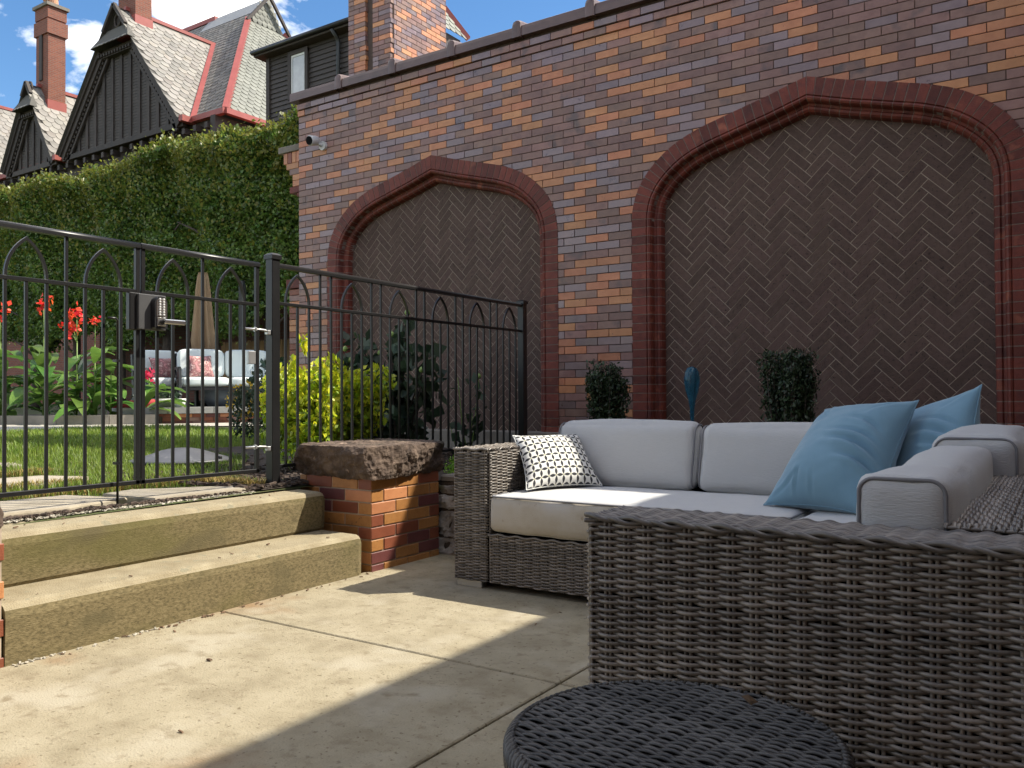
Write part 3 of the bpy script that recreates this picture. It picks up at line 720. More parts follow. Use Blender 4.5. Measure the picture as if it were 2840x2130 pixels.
# herringbone panels
YP = D+0.128; LH, WH = 0.2200, 0.0666
cand = []
for ai, c in enumerate(ARC):
    b = B(); b.box((c-1.30, YP+0.0015, 0.3), (c+1.30, YP+0.03, 3.2))
    panel = b.obj('herringbone_panel', 'mortar_light', wall)
    q2 = math.sqrt(0.5)
    for i in range(-70, 75):
        for k in range(-14, 15):
            for typ in (0, 1):
                u0, v0 = i*WH+k*LH, i*WH-k*LH
                if typ == 0: rc = (u0, v0, u0+LH, v0+WH)
                else: rc = (u0, v0+WH, u0+WH, v0+WH+LH)
                g = 0.0026
                pts = [(rc[0]+g, rc[1]+g), (rc[2]-g, rc[1]+g), (rc[2]-g, rc[3]-g), (rc[0]+g, rc[3]-g)]
                poly = [(c+(u-v)*q2, 1.9+(u+v)*q2) for u, v in pts]
                mx_, mz_ = sum(p[0] for p in poly)/4, sum(p[1] for p in poly)/4
                if abs(mx_-c) > 1.36 or mz_ < 0.55 or mz_ > 3.25: continue
                if not inside((mx_, mz_-0.02), c): continue
                if mz_ > zout(mx_-c)-0.06: continue
                d_ = math.hypot(mx_, D)
                vis = mz_ > 0.80 and mz_ < zout(mx_-c)-0.16 and abs(mx_-c) < 1.22
                cand.append((0 if vis else 1, d_, poly, panel))
cand.sort(key=lambda t: (t[0], t[1]))
lo = [min(p[0] for p in q[2]) for q in cand]
shm = {}
for typ in (0, 1):
    a = R(45) if typ == 0 else R(135)
for (n_, (_, _, poly, panel)) in enumerate(cand[:300]):
    V, F = brick_prism(poly, YP-r.uniform(0, .003), 0.012, 0.0012); obj('panel_brick', V, F, 'panel_brick', panel)
for panel in {id(q[3]): q[3] for q in cand}.values():
    bb = B()
    for (_, _, poly, p_) in cand[300:]:
        if p_ is panel:
            V, F = brick_prism(poly, YP-r.uniform(0, .002), 0.012, 0.0012); bb.add(V, F)
    if bb.n: bb.obj('panel_bricks', 'panel_brick', panel, kind='stuff')
# plinth, coping, parapet
b = B(); b.cbox((-6.90, D-0.035, 0.30), (XR, D+0.16, 0.636), 0.008); b.obj('plinth', 'ledge', wall)
cop = [(D-0.060,4.142),(D-0.060,4.205),(D-0.054,4.232),(D-0.035,4.243),(D+0.30,4.30),(D+0.64,4.243),(D+0.66,4.142)]
x = -6.965; k = 0; JN = []
while x < -2.0:
    xe = min(x+0.735, -2.0); b = B(); b.prism([(y, z) for y, z in cop], 0, x+0.002, xe-0.002); b.obj('coping_tile', 'coping', wall)
    if k: JN.append(x)
    x = xe; k += 1
for x in JN:
    V = []; F = []; n = 9
    ring = []
    for xo, s_ in ((-0.045, 0.0), (-0.042, 0.5), (-0.028, 0.85), (0, 1.0), (0.028, 0.85), (0.042, 0.5), (0.045, 0.0)):
        h = 0.048*s_
        for (y, z) in cop[:-1]+[(D+0.665, 4.142)]:
            oy = -0.016*(1 if y < D+.1 else -1)*(0.4+0.6*s_)
            V.append((x+xo, y+oy, z+h*(1 if z > 4.19 else 0.0)-(0.010 if z < 4.15 else 0)))
    m_ = len(cop)
    for i in range(6):
        for q in range(m_-1): F.append((i*m_+q, i*m_+q+1, (i+1)*m_+q+1, (i+1)*m_+q))
    F.append(tuple(range(m_))); F.append(tuple(range(6*m_, 7*m_))[::-1])
    obj('coping_saddle', V, F, 'coping', wall, smooth=False)
b = B(); b.box((-2.0, D, 4.115), (XR, D+0.5, 4.84)); b.obj('parapet', 'iron_brickwork', wall)
b = B(); b.cbox((-2.05, D-0.03, 4.842), (XR, D+0.55, 4.90), 0.01); b.obj('parapet_coping', 'coping', wall)
# corbelled buttress on the end of the wall
def step_block(y0, y1, x0, z0, z1, mat, nm): bb = B(); bb.cbox((x0, y0, z0), (-6.892, y1, z1), 0.003); bb.obj(nm, mat, wall)
step_block(D+.16, D+.75, -7.40, 3.700, 3.770, 'ledge', 'corbel_cap')
for i in range(3): 
    for q in range(9):
        pass
for (i, (x0, za, zb)) in enumerate(((-7.335,3.575,3.698),(-7.29,3.508,3.572),(-7.24,3.441,3.505),(-7.19,3.374,3.438),(-7.19,3.307,3.371))):
    y = D+.18; w_ = 0.068 if i == 0 else 0.2
    q = 0
    # end face toward the camera: bricks stepping back
    xx = x0
    while xx < -6.90:
        xe = min(xx+w_, -6.893); bb = B(); bb.cbox((xx+.003, y, za), (xe-.003, y+.5, zb), 0.003); bb.obj('corbel_brick', r.choice(['brick_tan', 'brick_brown', 'brick_tan', 'brick_red']), wall); xx = xe
step_block(D+.18, D+.7, -7.235, 3.235, 3.304, 'arch_red', 'corbel_foot')
step_block(D+.19, D+.7, -7.13, 3.19, 3.233, 'arch_red', 'corbel_foot')
step_block(D+.06, D+.5, -7.16, 2.145, 2.245, 'arch_red', 'buttress_cap')
for row in range(26):
    z0 = 2.14-(row+1)*CH
    if z0 < 0.4: break
    a = 0.1 if row % 2 else 0.2
    xx = -7.13
    bb = B(); bb.cbox((xx, D+.08, z0), (-6.893, D+.48, z0+CH-.005), 0.003); bb.obj('corbel_brick', r.choice(['brick_tan', 'brick_brown', 'brick_red']), wall)
# security camera on the wall
sc_ = thing('security_camera', 'white bullet security camera with black lens high on the brick wall', 'camera', (-6.52, 6.2, 3.62))
b = B(); b.tube([(-6.50, D-.001, 3.60), (-6.50, D-.03, 3.60)], 0.048, 20); b.obj('mount_plate', 'white_plastic', sc_, smooth=False)
b = B(); b.tube([(-6.50, D-.03, 3.60), (-6.53, D-.06, 3.617), (-6.55, D-.09, 3.625)], 0.019, 12); b.obj('arm', 'white_plastic', sc_, smooth=True)
ax = Vector((-0.02, -0.96, -0.22)).normalized(); p0 = Vector((-6.54, D-.085, 3.645))
pr = [(-0.05, 0.012), (-0.045, 0.03), (-0.03, 0.042), (0.0, 0.050), (0.05, 0.053), (0.08, 0.053), (0.086, 0.049)]
b = B(); b.tube([tuple(p0+ax*t) for t, _ in pr], [q for _, q in pr], 24); b.obj('body', 'white_plastic', sc_, smooth=True)
b = B(); b.tube([tuple(p0+ax*t) for t in (0.07, 0.092)], 0.045, 24); b.obj('lens', 'lens_black', sc_)
# building on the right whose roof shades the patio
hb = thing('brick_building', 'brick building wing outside the frame on the right', 'building', (3, 0, 0))
b = B(); b.box((1.24, -7, 0), (6.5, 6.24, 4.78)); b.obj('wall', 'iron_brickwork', hb)
b = B(); b.cbox((1.19, -7.05, 4.782), (6.55, 6.24, 4.90), 0.01); b.obj('cornice', 'coping', hb)
hb2 = thing('added_unseen_house', 'unseen two-storey brick house added behind the camera to hold back skylight', 'house', (0, -7, 0))  # unseen house, added to darken the surfaces that face the camera
b = B(); b.box((-4.2, -9.5, 0), (1.18, -4.2, 6.4)); b.obj('wall', 'iron_brickwork', hb2)
b = B(); b.cbox((-4.4, -9.7, 6.402), (1.18, -4.0, 6.58), 0.01); b.obj('cornice', 'coping', hb2)
for x in (-3.6, -1.9, -0.2):
    for z in (0.9, 3.7):
        b = B(); b.box((x, -4.199, z), (x+0.95, -4.16, z+1.6)); f = b.obj('window', 'white_paint', hb2)
        b = B(); b.box((x+.07, -4.159, z+.07), (x+.88, -4.15, z+1.53)); b.obj('pane', 'window_glass', f)
for y in (-5, -2.6, -0.2, 2.2):
    b = B(); b.box((1.21, y, 1.1), (1.239, y+1.0, 3.0)); f = b.obj('window', 'white_paint', hb)
    b = B(); b.box((1.2, y+.07, 1.17), (1.209, y+.93, 2.93)); b.obj('pane', 'window_glass', f)
# ================================================================ IRON FENCE AND DOUBLE GATE
FX = -3.734
def sqbar(name, parent, y, z0, z1, s=0.0135, mat='steel', x=FX):
    b = B(); b.cbox((x-s/2, y-s/2, z0), (x+s/2, y+s/2, z1), 0.0015); return b.obj(name, mat, parent)
def hbar(name, parent, y0, y1, z0, z1, wx, mat='steel', c=0.002):
    b = B()
    if c < .005: b.cbox((FX-wx/2, y0, z0), (FX+wx/2, y1, z1), c); return b.obj(name, mat, parent)
    pr = [(-wx/2, z0), (-wx/2, z0+.012)]+[(-wx/2*math.cos(t), z0+.012+(z1-z0-.012)*math.sin(t)) for t in np.linspace(.15, math.pi-.15, 9)]+[(wx/2, z0+.012), (wx/2, z0)]
    n = len(pr); V = [(FX+x, y, z) for y in (y0, y1) for x, z in pr]
    F = [(i, (i+1) % n, n+(i+1) % n, n+i) for i in range(n)]+[tuple(range(n)), tuple(range(n, 2*n))[::-1]]
    o = obj(name, V, F, mat, parent)
    for q in o.data.polygons:
        if 2 <= q.index <= n-4: q.use_smooth = True
    return o
def arch(parent, yc, s, zb, zt, q=0.0125):
    h = zt-zb; rho = (h*h+s*s)/(2*s); P = []
    a1 = math.asin(min(1, h/rho))
    left = [(yc-s+rho-rho*math.cos(a1*i/9), zb+rho*math.sin(a1*i/9)) for i in range(10)]
    right = [(2*yc-y, z) for y, z in reversed(left)]
    # flat-bar arch: explicit rectangular section so the point stays sharp
    pts = left+right[1:]; n = len(pts); V = []; F = []
    for i, (y, z) in enumerate(pts):
        a = pts[max(0, i-1)]; c = pts[min(n-1, i+1)]; ty, tz = c[0]-a[0], c[1]-a[1]; L_ = math.hypot(ty, tz); ny, nz = -tz/L_, ty/L_
        k = q/2*(1.0 if i != 9 else 1.25)
        for sx_, sn in ((-1,-1),(1,-1),(1,1),(-1,1)): V.append((FX+sx_*q/2, y+ny*k*sn, z+nz*k*sn))
    for i in range(n-1):
        for j in range(4): jj = (j+1) % 4; F.append((i*4+j, i*4+jj, (i+1)*4+jj, (i+1)*4+j))
    obj('arch', V, F, 'steel', parent)
def leaf(label, ys, stiles, full, arcs, y0, y1):
    g = thing('metal_gate', label, 'gate', (FX, (y0+y1)/2, 0.5), 'leaves of the double gate')
    hbar('top_rail', g, y0, y1, 1.675, 1.703, 0.036, c=0.010)
    hbar('middle_rail', g, y0, y1, 1.456, 1.474, 0.019); hbar('bottom_rail', g, y0, y1, 0.536, 0.556, 0.021)
    for s_ in stiles: sqbar('stile', g, s_, 0.538, 1.677, 0.021)
    for y in ys: sqbar('picket', g, y, 0.555, 1.677 if round(y, 3) in full else 1.457)
    for (yc, s_) in arcs: arch(g, yc, s_, 1.473, 1.643)
    return g
p = 0.0868
yl = [1.761+p*k for k in range(7)]; yr = [2.472+p*k for k in range(7)]
gl = leaf('left leaf of black iron gate with pointed arches and drop rod', yl, [1.672, 2.364], [round(yl[3], 3)], [(yl[1], p), (yl[5], p)], 1.66, 2.376)
gr = leaf('right leaf of black iron gate carrying the keypad lock', yr, [2.392, 3.081], [round(yr[3], 3)], [(yr[1], p), (yr[5], p)], 2.38, 3.094)
# drop rod on the left leaf
b = B(); b.tube([(FX+.03,2.20,1.325),(FX+.03,2.238,1.325),(FX+.03,2.248,1.315),(FX+.03,2.248,0.425)], 0.006, 8); b.obj('drop_rod', 'steel', gl, smooth=True)
for z in (1.12, 0.64): b = B(); b.box((FX+.008,2.236,z),(FX+.040,2.262,z+.012)); b.obj('rod_guide', 'steel', gl)
# lock box, keypad and lever
b = B(); b.cbox((FX-.02,2.318,1.278),(FX+.014,2.376,1.458),0.004); b.obj('strike_box', 'steel', gl)
b = B(); b.cbox((FX-.018,2.354,1.282),(FX+.030,2.502,1.454),0.003); lock = b.obj('lock_plate', 'steel_grey', gr)
b = B(); V = []; pr = [(2.417+0.034-0.034*math.cos(t), 1.412+0.034*math.sin(t)) for t in np.linspace(0, math.pi, 12)]+[(2.485, 1.292), (2.476, 1.286), (2.426, 1.286), (2.417, 1.292)]
b.prism(pr, 0, FX+.0305, FX+.066); pad = b.obj('keypad', 'steel_dark', lock)
b = B(); b.prism([(y*0.80+2.451*0.20, z*0.86+1.385*0.14) for y, z in pr[:12]]+[(2.480,1.345),(2.424,1.345)], 0, FX+.0665, FX+.069); b.obj('keypad_face', 'chrome', pad)
for i in range(7):
    for j in range(2):
        b = B(); b.lathe([(0.0058,0),(0.0058,0.004),(0.003,0.007)], (0,0,0), 8)
        V = [(FX+.069+z, 2.441+0.021*j+x, 1.430-0.0125*i+y) for x, y, z in b.V]; obj('button', V, b.F, 'white_plastic', pad)
b = B(); b.cbox((FX+.0665,2.428,1.300),(FX+.072,2.474,1.342),0.002); b.obj('rose_plate', 'chrome', lock)
b = B(); b.tube([(FX+.072,2.452,1.32),(FX+.112,2.452,1.32)], 0.013, 14); b.obj('spindle', 'steel_dark', lock)
b = B(); b.cbox((FX+.100,2.440,1.308),(FX+.116,2.555,1.332),0.005); b.obj('lever', 'chrome', lock)
b = B(); b.cbox((FX-.012,3.02,1.135),(FX+.010,3.068,1.205),0.002); b.obj('hinge_plate', 'galv', gr)
def post(y, z0, z1, label, hw=0.048):
    t = thing('fence_post', label, 'post', (FX, y, z0), 'fence posts')
    b = B(); b.cbox((FX-hw, y-hw, z0), (FX+hw, y+hw, z1-.02), 0.003); b.obj('shaft', 'steel', t)
    V = [(FX+sx*(hw+.007), y+sy*(hw+.007), z1-.035) for sx, sy in ((-1,-1),(1,-1),(1,1),(-1,1))]+[(FX+sx*(hw+.007), y+sy*(hw+.007), z1-.012) for sx, sy in ((-1,-1),(1,-1),(1,1),(-1,1))]+[(FX+sx*.02, y+sy*.02, z1) for sx, sy in ((-1,-1),(1,-1),(1,1),(-1,1))]
    F = [(8,9,10,11),(3,2,1,0)]
    for k in (0, 1):
        for i in range(4): j = (i+1) % 4; F.append((k*4+i, k*4+j, k*4+4+j, k*4+4+i))
    obj('cap', V, F, 'steel', t)
    return t
p1_ = post(3.195, 0.43, 1.765, 'tall square black post between gate and fence panel', 0.0285)
p2_ = post(5.80, 0.44, 1.742, 'square black fence post in shade close to the brick wall', 0.0285)
for z in (1.315, 0.665):
    b = B(); b.tube([(FX+.004,3.00,z+.012),(FX+.004,3.10,z+.012),(FX+.006,3.135,z+.010),(FX+.010,3.150,z)], 0.0075, 8); b.obj('hinge_bolt', 'galv', p1_, smooth=True)
    b = B(); b.tube([(FX+.004,3.062,z+.012),(FX+.004,3.072,z+.012)], 0.014, 6); b.obj('hinge_nut', 'galv', p1_)
    b = B(); b.cbox((FX-.006,3.140,z-.014),(FX+.022,3.164,z+.012),0.003); b.obj('hinge_lug', 'galv', p1_)
fp = thing('iron_fence', 'black iron fence panel with six pointed arches beside the gate', 'fence', (FX, 4.5, 0.55))
hbar('top_rail', fp, 3.228, 5.768, 1.686, 1.715, 0.036, c=0.010)
hbar('middle_rail', fp, 3.228, 5.768, 1.475, 1.494, 0.019); hbar('bottom_rail', fp, 3.228, 5.768, 0.550, 0.570, 0.021)
q = 0.0892
for k in range(28):
    y = 3.287+q*k; m5 = k % 5
    sqbar('picket', fp, y, 0.568, 1.688 if m5 in (3, 4) else 1.477)
for i in range(6): arch(fp, 3.287+q*(1+5*i), q, 1.492, 1.660)

# ================================================================ WICKER SECTIONAL
def weave(name, parent, O, U, Vd, Nn, w_, h_, mat='wicker', row=0.0074, stake=0.046, amp=0.0070, rv=0.0045, rn=0.0040, seg=6, sides=6, inphase=False, u_phase=0.0, back='wicker_back', stakes=True, jit=0.0010, mask=None, seed=0):
    """plain weave of real strands: rows run along U, stacked along Vd, bulging along Nn"""
    r = np.random.default_rng(seed)
    O, U, Vd, Nn = [np.array(a, float) for a in (O, U, Vd, Nn)]
    nr = int(h_/row); ns = max(2, int(round(w_/stake*seg))); th = np.arange(sides)*2*math.pi/sides
    AV = []; AF = []; base = 0
    for i in range(nr):
        v = (i+0.5)*row
        u0, u1 = (0, w_) if mask is None else mask(v)
        if u1-u0 < 0.02: continue
        n = max(3, int(round((u1-u0)/stake*seg)))
        u = np.linspace(u0, u1, n+1)
        ph = math.pi*(0 if inphase else i)+u_phase
        cw = np.cos(math.pi*u/stake*(2 if inphase else 1)+ph)
        off = amp*r.uniform(.8, 1.15)*np.sign(cw)*np.abs(cw)**0.85+r.normal(0, .0006)+.0008*np.sin(u*23+i*1.7)
        vv = v+r.normal(0, jit)+0.0007*np.sin(u*37+i)
        C_ = O+np.outer(u, U)+(vv[:, None]*Vd if hasattr(vv, 'shape') and vv.shape else vv*Vd)+np.outer(off, Nn)
        tp_ = np.ones(n+1); tp_[[0, -1]] = .12; C_[[0, -1]] -= Nn*.007
        ring = tp_[:, None, None]*((rv*np.cos(th))[None, :, None]*Vd[None, None, :]+(rn*np.sin(th))[None, :, None]*Nn[None, None, :])
        P = (C_[:, None, :]+ring).reshape(-1, 3); AV.append(P)
        a = (np.arange(n)[:, None]*sides+np.arange(sides)[None, :]); bq = (np.arange(n)[:, None]*sides+(np.arange(sides)+1) % sides)
        AF.append(np.stack([a, bq, bq+sides, a+sides], -1).reshape(-1, 4)+base); base += len(P)
    if stakes:
        k = 0
        while (k+0.5)*stake < w_+stake:
            for dd in (-0.0055, 0.0055):
                uu = k*stake+dd
                if inphase or uu < 0 or uu > w_: continue
                C_ = O+uu*U+np.outer(np.linspace(0, h_, 3), Vd)
                P = (C_[:, None, :]+((0.0042*np.cos(th))[None, :, None]*U+(0.0042*np.sin(th))[None, :, None]*Nn)).reshape(-1, 3); AV.append(P)
                a = (np.arange(2)[:, None]*sides+np.arange(sides)[None, :]); bq = (np.arange(2)[:, None]*sides+(np.arange(sides)+1) % sides)
                AF.append(np.stack([a, bq, bq+sides, a+sides], -1).reshape(-1, 4)+base); base += len(P)
            k += 1
    V = np.concatenate(AV); F = np.concatenate(AF)
    fm = np.zeros(len(F), int)
    if back:
        d = -0.018
        Q = np.array([O+Nn*d, O+U*w_+Nn*d, O+U*w_+Vd*h_+Nn*d, O+Vd*h_+Nn*d]); V = np.concatenate([V, Q]); F = np.concatenate([F, [[base, base+1, base+2, base+3]]]); fm = np.append(fm, 1)
    return obj(name, V, F, [mat, back or mat], parent, fm=fm, smooth=True, kind='stuff')
X_, Y_, Z_ = (1,0,0), (0,1,0), (0,0,1)
AH = 0.690
s1_ = thing('wicker_sofa', 'far section of grey wicker sofa with square left arm along the brick wall', 'sofa', (-1.5, 3.85, 0), 'sections of the wicker sectional')
weave('arm_front', s1_, (-2.585,3.372,0.035), X_, Z_, (0,-1,0), 0.205, AH-0.047, seg=6, sides=5, seed=1)
weave('arm_inner_side', s1_, (-2.376,3.38,0.26), Y_, Z_, X_, 0.9, AH-0.272, seg=6, sides=5, seed=2)
weave('arm_outer_side', s1_, (-2.588,3.38,0.035), Y_, Z_, (-1,0,0), 0.92, AH-0.047, seg=4, sides=4, seed=3)
weave('arm_top', s1_, (-2.588,3.376,AH-.006), Y_, X_, Z_, 0.92, 0.212, inphase=False, row=0.0085, rv=0.0055, seg=6, sides=5, seed=4)
weave('seat_base', s1_, (-2.372,3.374,0.035), X_, Z_, (0,-1,0), 1.50, 0.235, seg=6, sides=5, seed=5)
weave('back_top', s1_, (-2.588,4.15,AH-.006), X_, Y_, Z_, 2.55, 0.15, row=0.0085, rv=0.0055, seg=5, sides=5, seed=6)
for (z, pts) in ((AH-.004, [(-2.588,3.374),(-2.376,3.374)]), (0.272, [(-2.374,3.370),(-0.9,3.370)])):
    n = 40 if z > .5 else 170; xx = np.linspace(pts[0][0], pts[1][0], n); b = B()
    b.tube([(x, pts[0][1]-.003+.003*math.cos(x*62), z+.0035*math.sin(x*62)) for x in xx], 0.0058, 6); b.obj('edge_braid', 'wicker', s1_, smooth=True, kind='stuff')
b = B(); b.box((-2.578,3.385,0.03),(-2.386,4.28,AH-.02)); b.box((-2.386,3.385,0.03),(-0.02,4.28,0.262)); b.box((-2.386,4.165,.262),(-0.02,4.285,AH-.02)); b.obj('frame', 'wicker_back', s1_)
for x in (-2.575, -0.6):
    b = B(); b.cbox((x,3.38,0.0),(x+.15,3.42,0.035),0.002); b.obj('foot', 'foot_metal', s1_)
s2_ = thing('wicker_sofa', 'near section of grey wicker sofa with broad woven arm behind round table', 'sofa', (-0.45, 2.6, 0), 'sections of the wicker sectional')
AY0, AY1 = 1.646, 1.838
weave('arm_front', s2_, (-0.888,AY0+.004,0.035), X_, Z_, (0,-1,0), 1.02, AH-0.05, seg=8, sides=8, seed=11, u_phase=math.pi)
weave('arm_top', s2_, (-0.893,AY0+.004,AH-.010), X_, Y_, Z_, 1.03, AY1-AY0-.004, inphase=True, row=0.0128, rv=0.0050, rn=0.0054, amp=0.0026, stake=0.048, seg=10, sides=8, seed=12, stakes=False)
weave('arm_end', s2_, (-0.890,AY0+.006,0.035), Y_, Z_, (-1,0,0), AY1-AY0-.01, AH-0.05, seg=6, sides=6, seed=13)
weave('back_top', s2_, (-0.205,1.86,AH-.006), Y_, X_, Z_, 2.42, 0.21, row=0.010, rv=0.0062, rn=.005, stake=0.034, amp=0.006, seg=6, sides=6, seed=14)
weave('back_outer_side', s2_, (0.008,1.66,0.035), Y_, Z_, X_, 2.6, AH-.047, seg=4, sides=4, seed=15)
weave('seat_front', s2_, (-0.905,1.84,0.035), Y_, Z_, (-1,0,0), 1.53, 0.235, seg=4, sides=4, seed=16)
xx = np.linspace(-0.895, 0.13, 240)
b = B(); b.tube([(x, AY0-.002+.0045*math.cos(x*math.pi/.05+.6), AH-.008+.0045*math.sin(x*math.pi/.05+.6)) for x in xx], 0.0058, 8)
b.tube([(x, AY0-.002-.0045*math.cos(x*math.pi/.05+.6), AH-.008-.0045*math.sin(x*math.pi/.05+.6)-.004) for x in xx], 0.0052, 8); b.obj('edge_braid', 'wicker', s2_, smooth=True, kind='stuff')
b = B(); b.box((-0.878,AY0+.016,0.03),(0.12,AY1,AH-.024)); b.box((-0.893,AY1,0.03),(0.0,4.15,0.262)); b.box((-0.195,AY1,0.262),(0.0,4.28,AH-.022)); b.obj('frame', 'wicker_back', s2_)
for x in (-0.87, 0.0):
    b = B(); b.cbox((x,AY0+.02,0.0),(x+.1,AY0+.07,0.035),0.002); b.obj('foot', 'foot_metal', s2_)

# ---------------------------------------------------------------- cushions
def cushion(name, lo, hi, label, cat, front=None, rad=0.045, bulge=(0.01,0.01,0.02), mat='cushion', group=None, n=22, seed=0, warp=None, piping=None, wr=0.0022):
    lo = np.array(lo, float); hi = np.array(hi, float); c = (lo+hi)/2; h = (hi-lo)/2
    V = []; F = []; idx = {}
    dim = [max(6, int(n*min(2.4, h[k]/h.max()*2.0))) for k in range(3)]
    for ax in range(3):
        o = [k for k in range(3) if k != ax]
        for sd in (-1, 1):
            na, nb = dim[o[0]], dim[o[1]]; k0 = len(V)
            for i in range(na+1):
                for j in range(nb+1):
                    p = [0, 0, 0]; p[ax] = sd; p[o[0]] = math.sin((-1+2*i/na)*math.pi/2*0.999)*0.5+0.5*(-1+2*i/na); p[o[1]] = math.sin((-1+2*j/nb)*math.pi/2*0.999)*0.5+0.5*(-1+2*j/nb); V.append(p)
            for i in range(na):
                for j in range(nb):
                    q = (k0+i*(nb+1)+j, k0+(i+1)*(nb+1)+j, k0+(i+1)*(nb+1)+j+1, k0+i*(nb+1)+j+1)
                    F.append(q if (sd > 0) == (ax != 1) else q[::-1])
    U = np.array(V); P = U*h
    inner = np.clip(P, -(h-rad), h-rad); d = P-inner; L_ = np.linalg.norm(d, axis=1)[:, None]; L_[L_ == 0] = 1
    P = inner+d/L_*np.minimum(rad, np.linalg.norm(d, axis=1)[:, None])
    for k in range(3):
        o = [q for q in range(3) if q != k]
        P[:, k] += np.sign(U[:, k])*(np.abs(U[:, k]) > .6)*bulge[k]*(1-U[:, o[0]]**2)*(1-U[:, o[1]]**2)
    P = P+c
    edge_ = 1-np.sort(np.abs(U), axis=1)[:, 1]
    P += (vnoise(P, 7, seed)*wr*1.6+vnoise(P*np.array([1,1,2.0]), 16, seed+1)*wr*.8+np.exp(-edge_*7)*vnoise(P, 70, seed+2)*wr*1.3)[:, None]*np.sign(U)*(np.abs(U) > .9)
    if warp is not None: P = warp(P, U)
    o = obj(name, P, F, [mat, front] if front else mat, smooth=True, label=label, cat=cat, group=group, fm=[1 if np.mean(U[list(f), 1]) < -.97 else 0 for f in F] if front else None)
    # weld the faces' shared rims
    import bmesh
    bm = bmesh.new(); bm.from_mesh(o.data); bmesh.ops.remove_doubles(bm, verts=bm.verts, dist=1e-5); bm.to_mesh(o.data); bm.free()
    for f in o.data.polygons: f.use_smooth = True
    for pp in (piping or []):
        ax, sd = pp; oo = [k for k in range(3) if k != ax]; pts = []
        a0, b0 = h[oo[0]]-rad*.22, h[oo[1]]-rad*.22; rr = rad*0.9; kk = []
        for (sa, sb, t0) in ((1,1,0),(-1,1,90),(-1,-1,180),(1,-1,270)):
            for t in np.linspace(t0, t0+90, 7): kk.append((sa*(a0-rr)+rr*math.cos(R(t)), sb*(b0-rr)+rr*math.sin(R(t))))
        kk.append(kk[0]); dense = []
        for (a, b_), (a2, b2) in zip(kk, kk[1:]):
            m_ = max(1, int(math.hypot(a2-a, b2-b_)/0.03))
            for q in range(m_): dense.append((a+(a2-a)*q/m_, b_+(b2-b_)*q/m_))
        dense.append(dense[0]); Q = []; UU = []
        for (a, b_) in dense:
            p = np.zeros(3); p[ax] = sd*(h[ax]-rad*.20); p[oo[0]] = a; p[oo[1]] = b_; Q.append(p+c); UU.append(p/h)
        Q = np.array(Q)
        if warp is not None: Q = warp(Q, np.array(UU))
        V2, F2 = tube(Q, 0.0045, 6, False); obj('piping', V2, F2, 'piping', o, smooth=True)
    return o
def seatwarp(P, U):
    return P
def sag(P, U):                                   # crease half way along the near back cushion
    P = P.copy(); y = P[:, 1]; k = np.exp(-((y-2.30)/0.05)**2)*0.014+np.exp(-((y-2.32)/0.25)**2)*0.012
    P[:, 2] -= k*(U[:, 2] > 0); P[:, 0] -= np.sign(U[:, 0])*k*0.5*(np.abs(U[:, 0]) > .8); return P
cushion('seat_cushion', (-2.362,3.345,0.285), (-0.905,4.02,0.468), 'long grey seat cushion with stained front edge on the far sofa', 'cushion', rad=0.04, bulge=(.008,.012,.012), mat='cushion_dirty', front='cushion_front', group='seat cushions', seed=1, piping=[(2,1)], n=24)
cushion('seat_cushion', (-0.898,1.85,0.285), (-0.33,3.05,0.462), 'pale grey seat cushion behind the near woven arm', 'cushion', rad=0.04, bulge=(.008,.01,.014), group='seat cushions', seed=2, piping=[(2,1)])
cushion('seat_cushion', (-0.898,3.06,0.285), (-0.33,4.02,0.464), 'grey corner seat cushion under the blue pillows', 'cushion', rad=0.04, bulge=(.008,.01,.012), group='seat cushions', seed=3)
lean = lambda y0: (lambda P, U: np.stack([P[:, 0], P[:, 1]+(P[:, 2]-0.47)*0.22, P[:, 2]], 1))
cushion('back_cushion', (-2.365,3.955,0.47), (-1.552,4.105,0.812), 'grey back cushion behind the patterned pillow', 'cushion', rad=0.06, bulge=(.01,.02,.012), group='back cushions', seed=4, warp=lean(0), piping=[(0,1),(0,-1)])
cushion('back_cushion', (-1.538,3.955,0.47), (-0.72,4.105,0.806), 'grey back cushion half hidden by the front blue pillow', 'cushion', rad=0.06, bulge=(.01,.02,.012), group='back cushions', seed=5, warp=lean(0), piping=[(0,1),(0,-1)])
cushion('back_cushion', (-0.375,1.872,0.47), (-0.195,3.03,0.782), 'long grey back cushion creased in the middle, nearest the camera', 'cushion', rad=0.034, bulge=(.02,.01,.012), group='back cushions', seed=6, warp=sag, piping=[(1,-1),(1,1)], n=26)
cushion('back_cushion', (-0.372,3.05,0.47), (-0.12,4.08,0.815), 'grey back cushion at the far corner of the sofa', 'cushion', rad=0.045, bulge=(.02,.01,.02), group='back cushions', seed=7, piping=[(1,-1)])
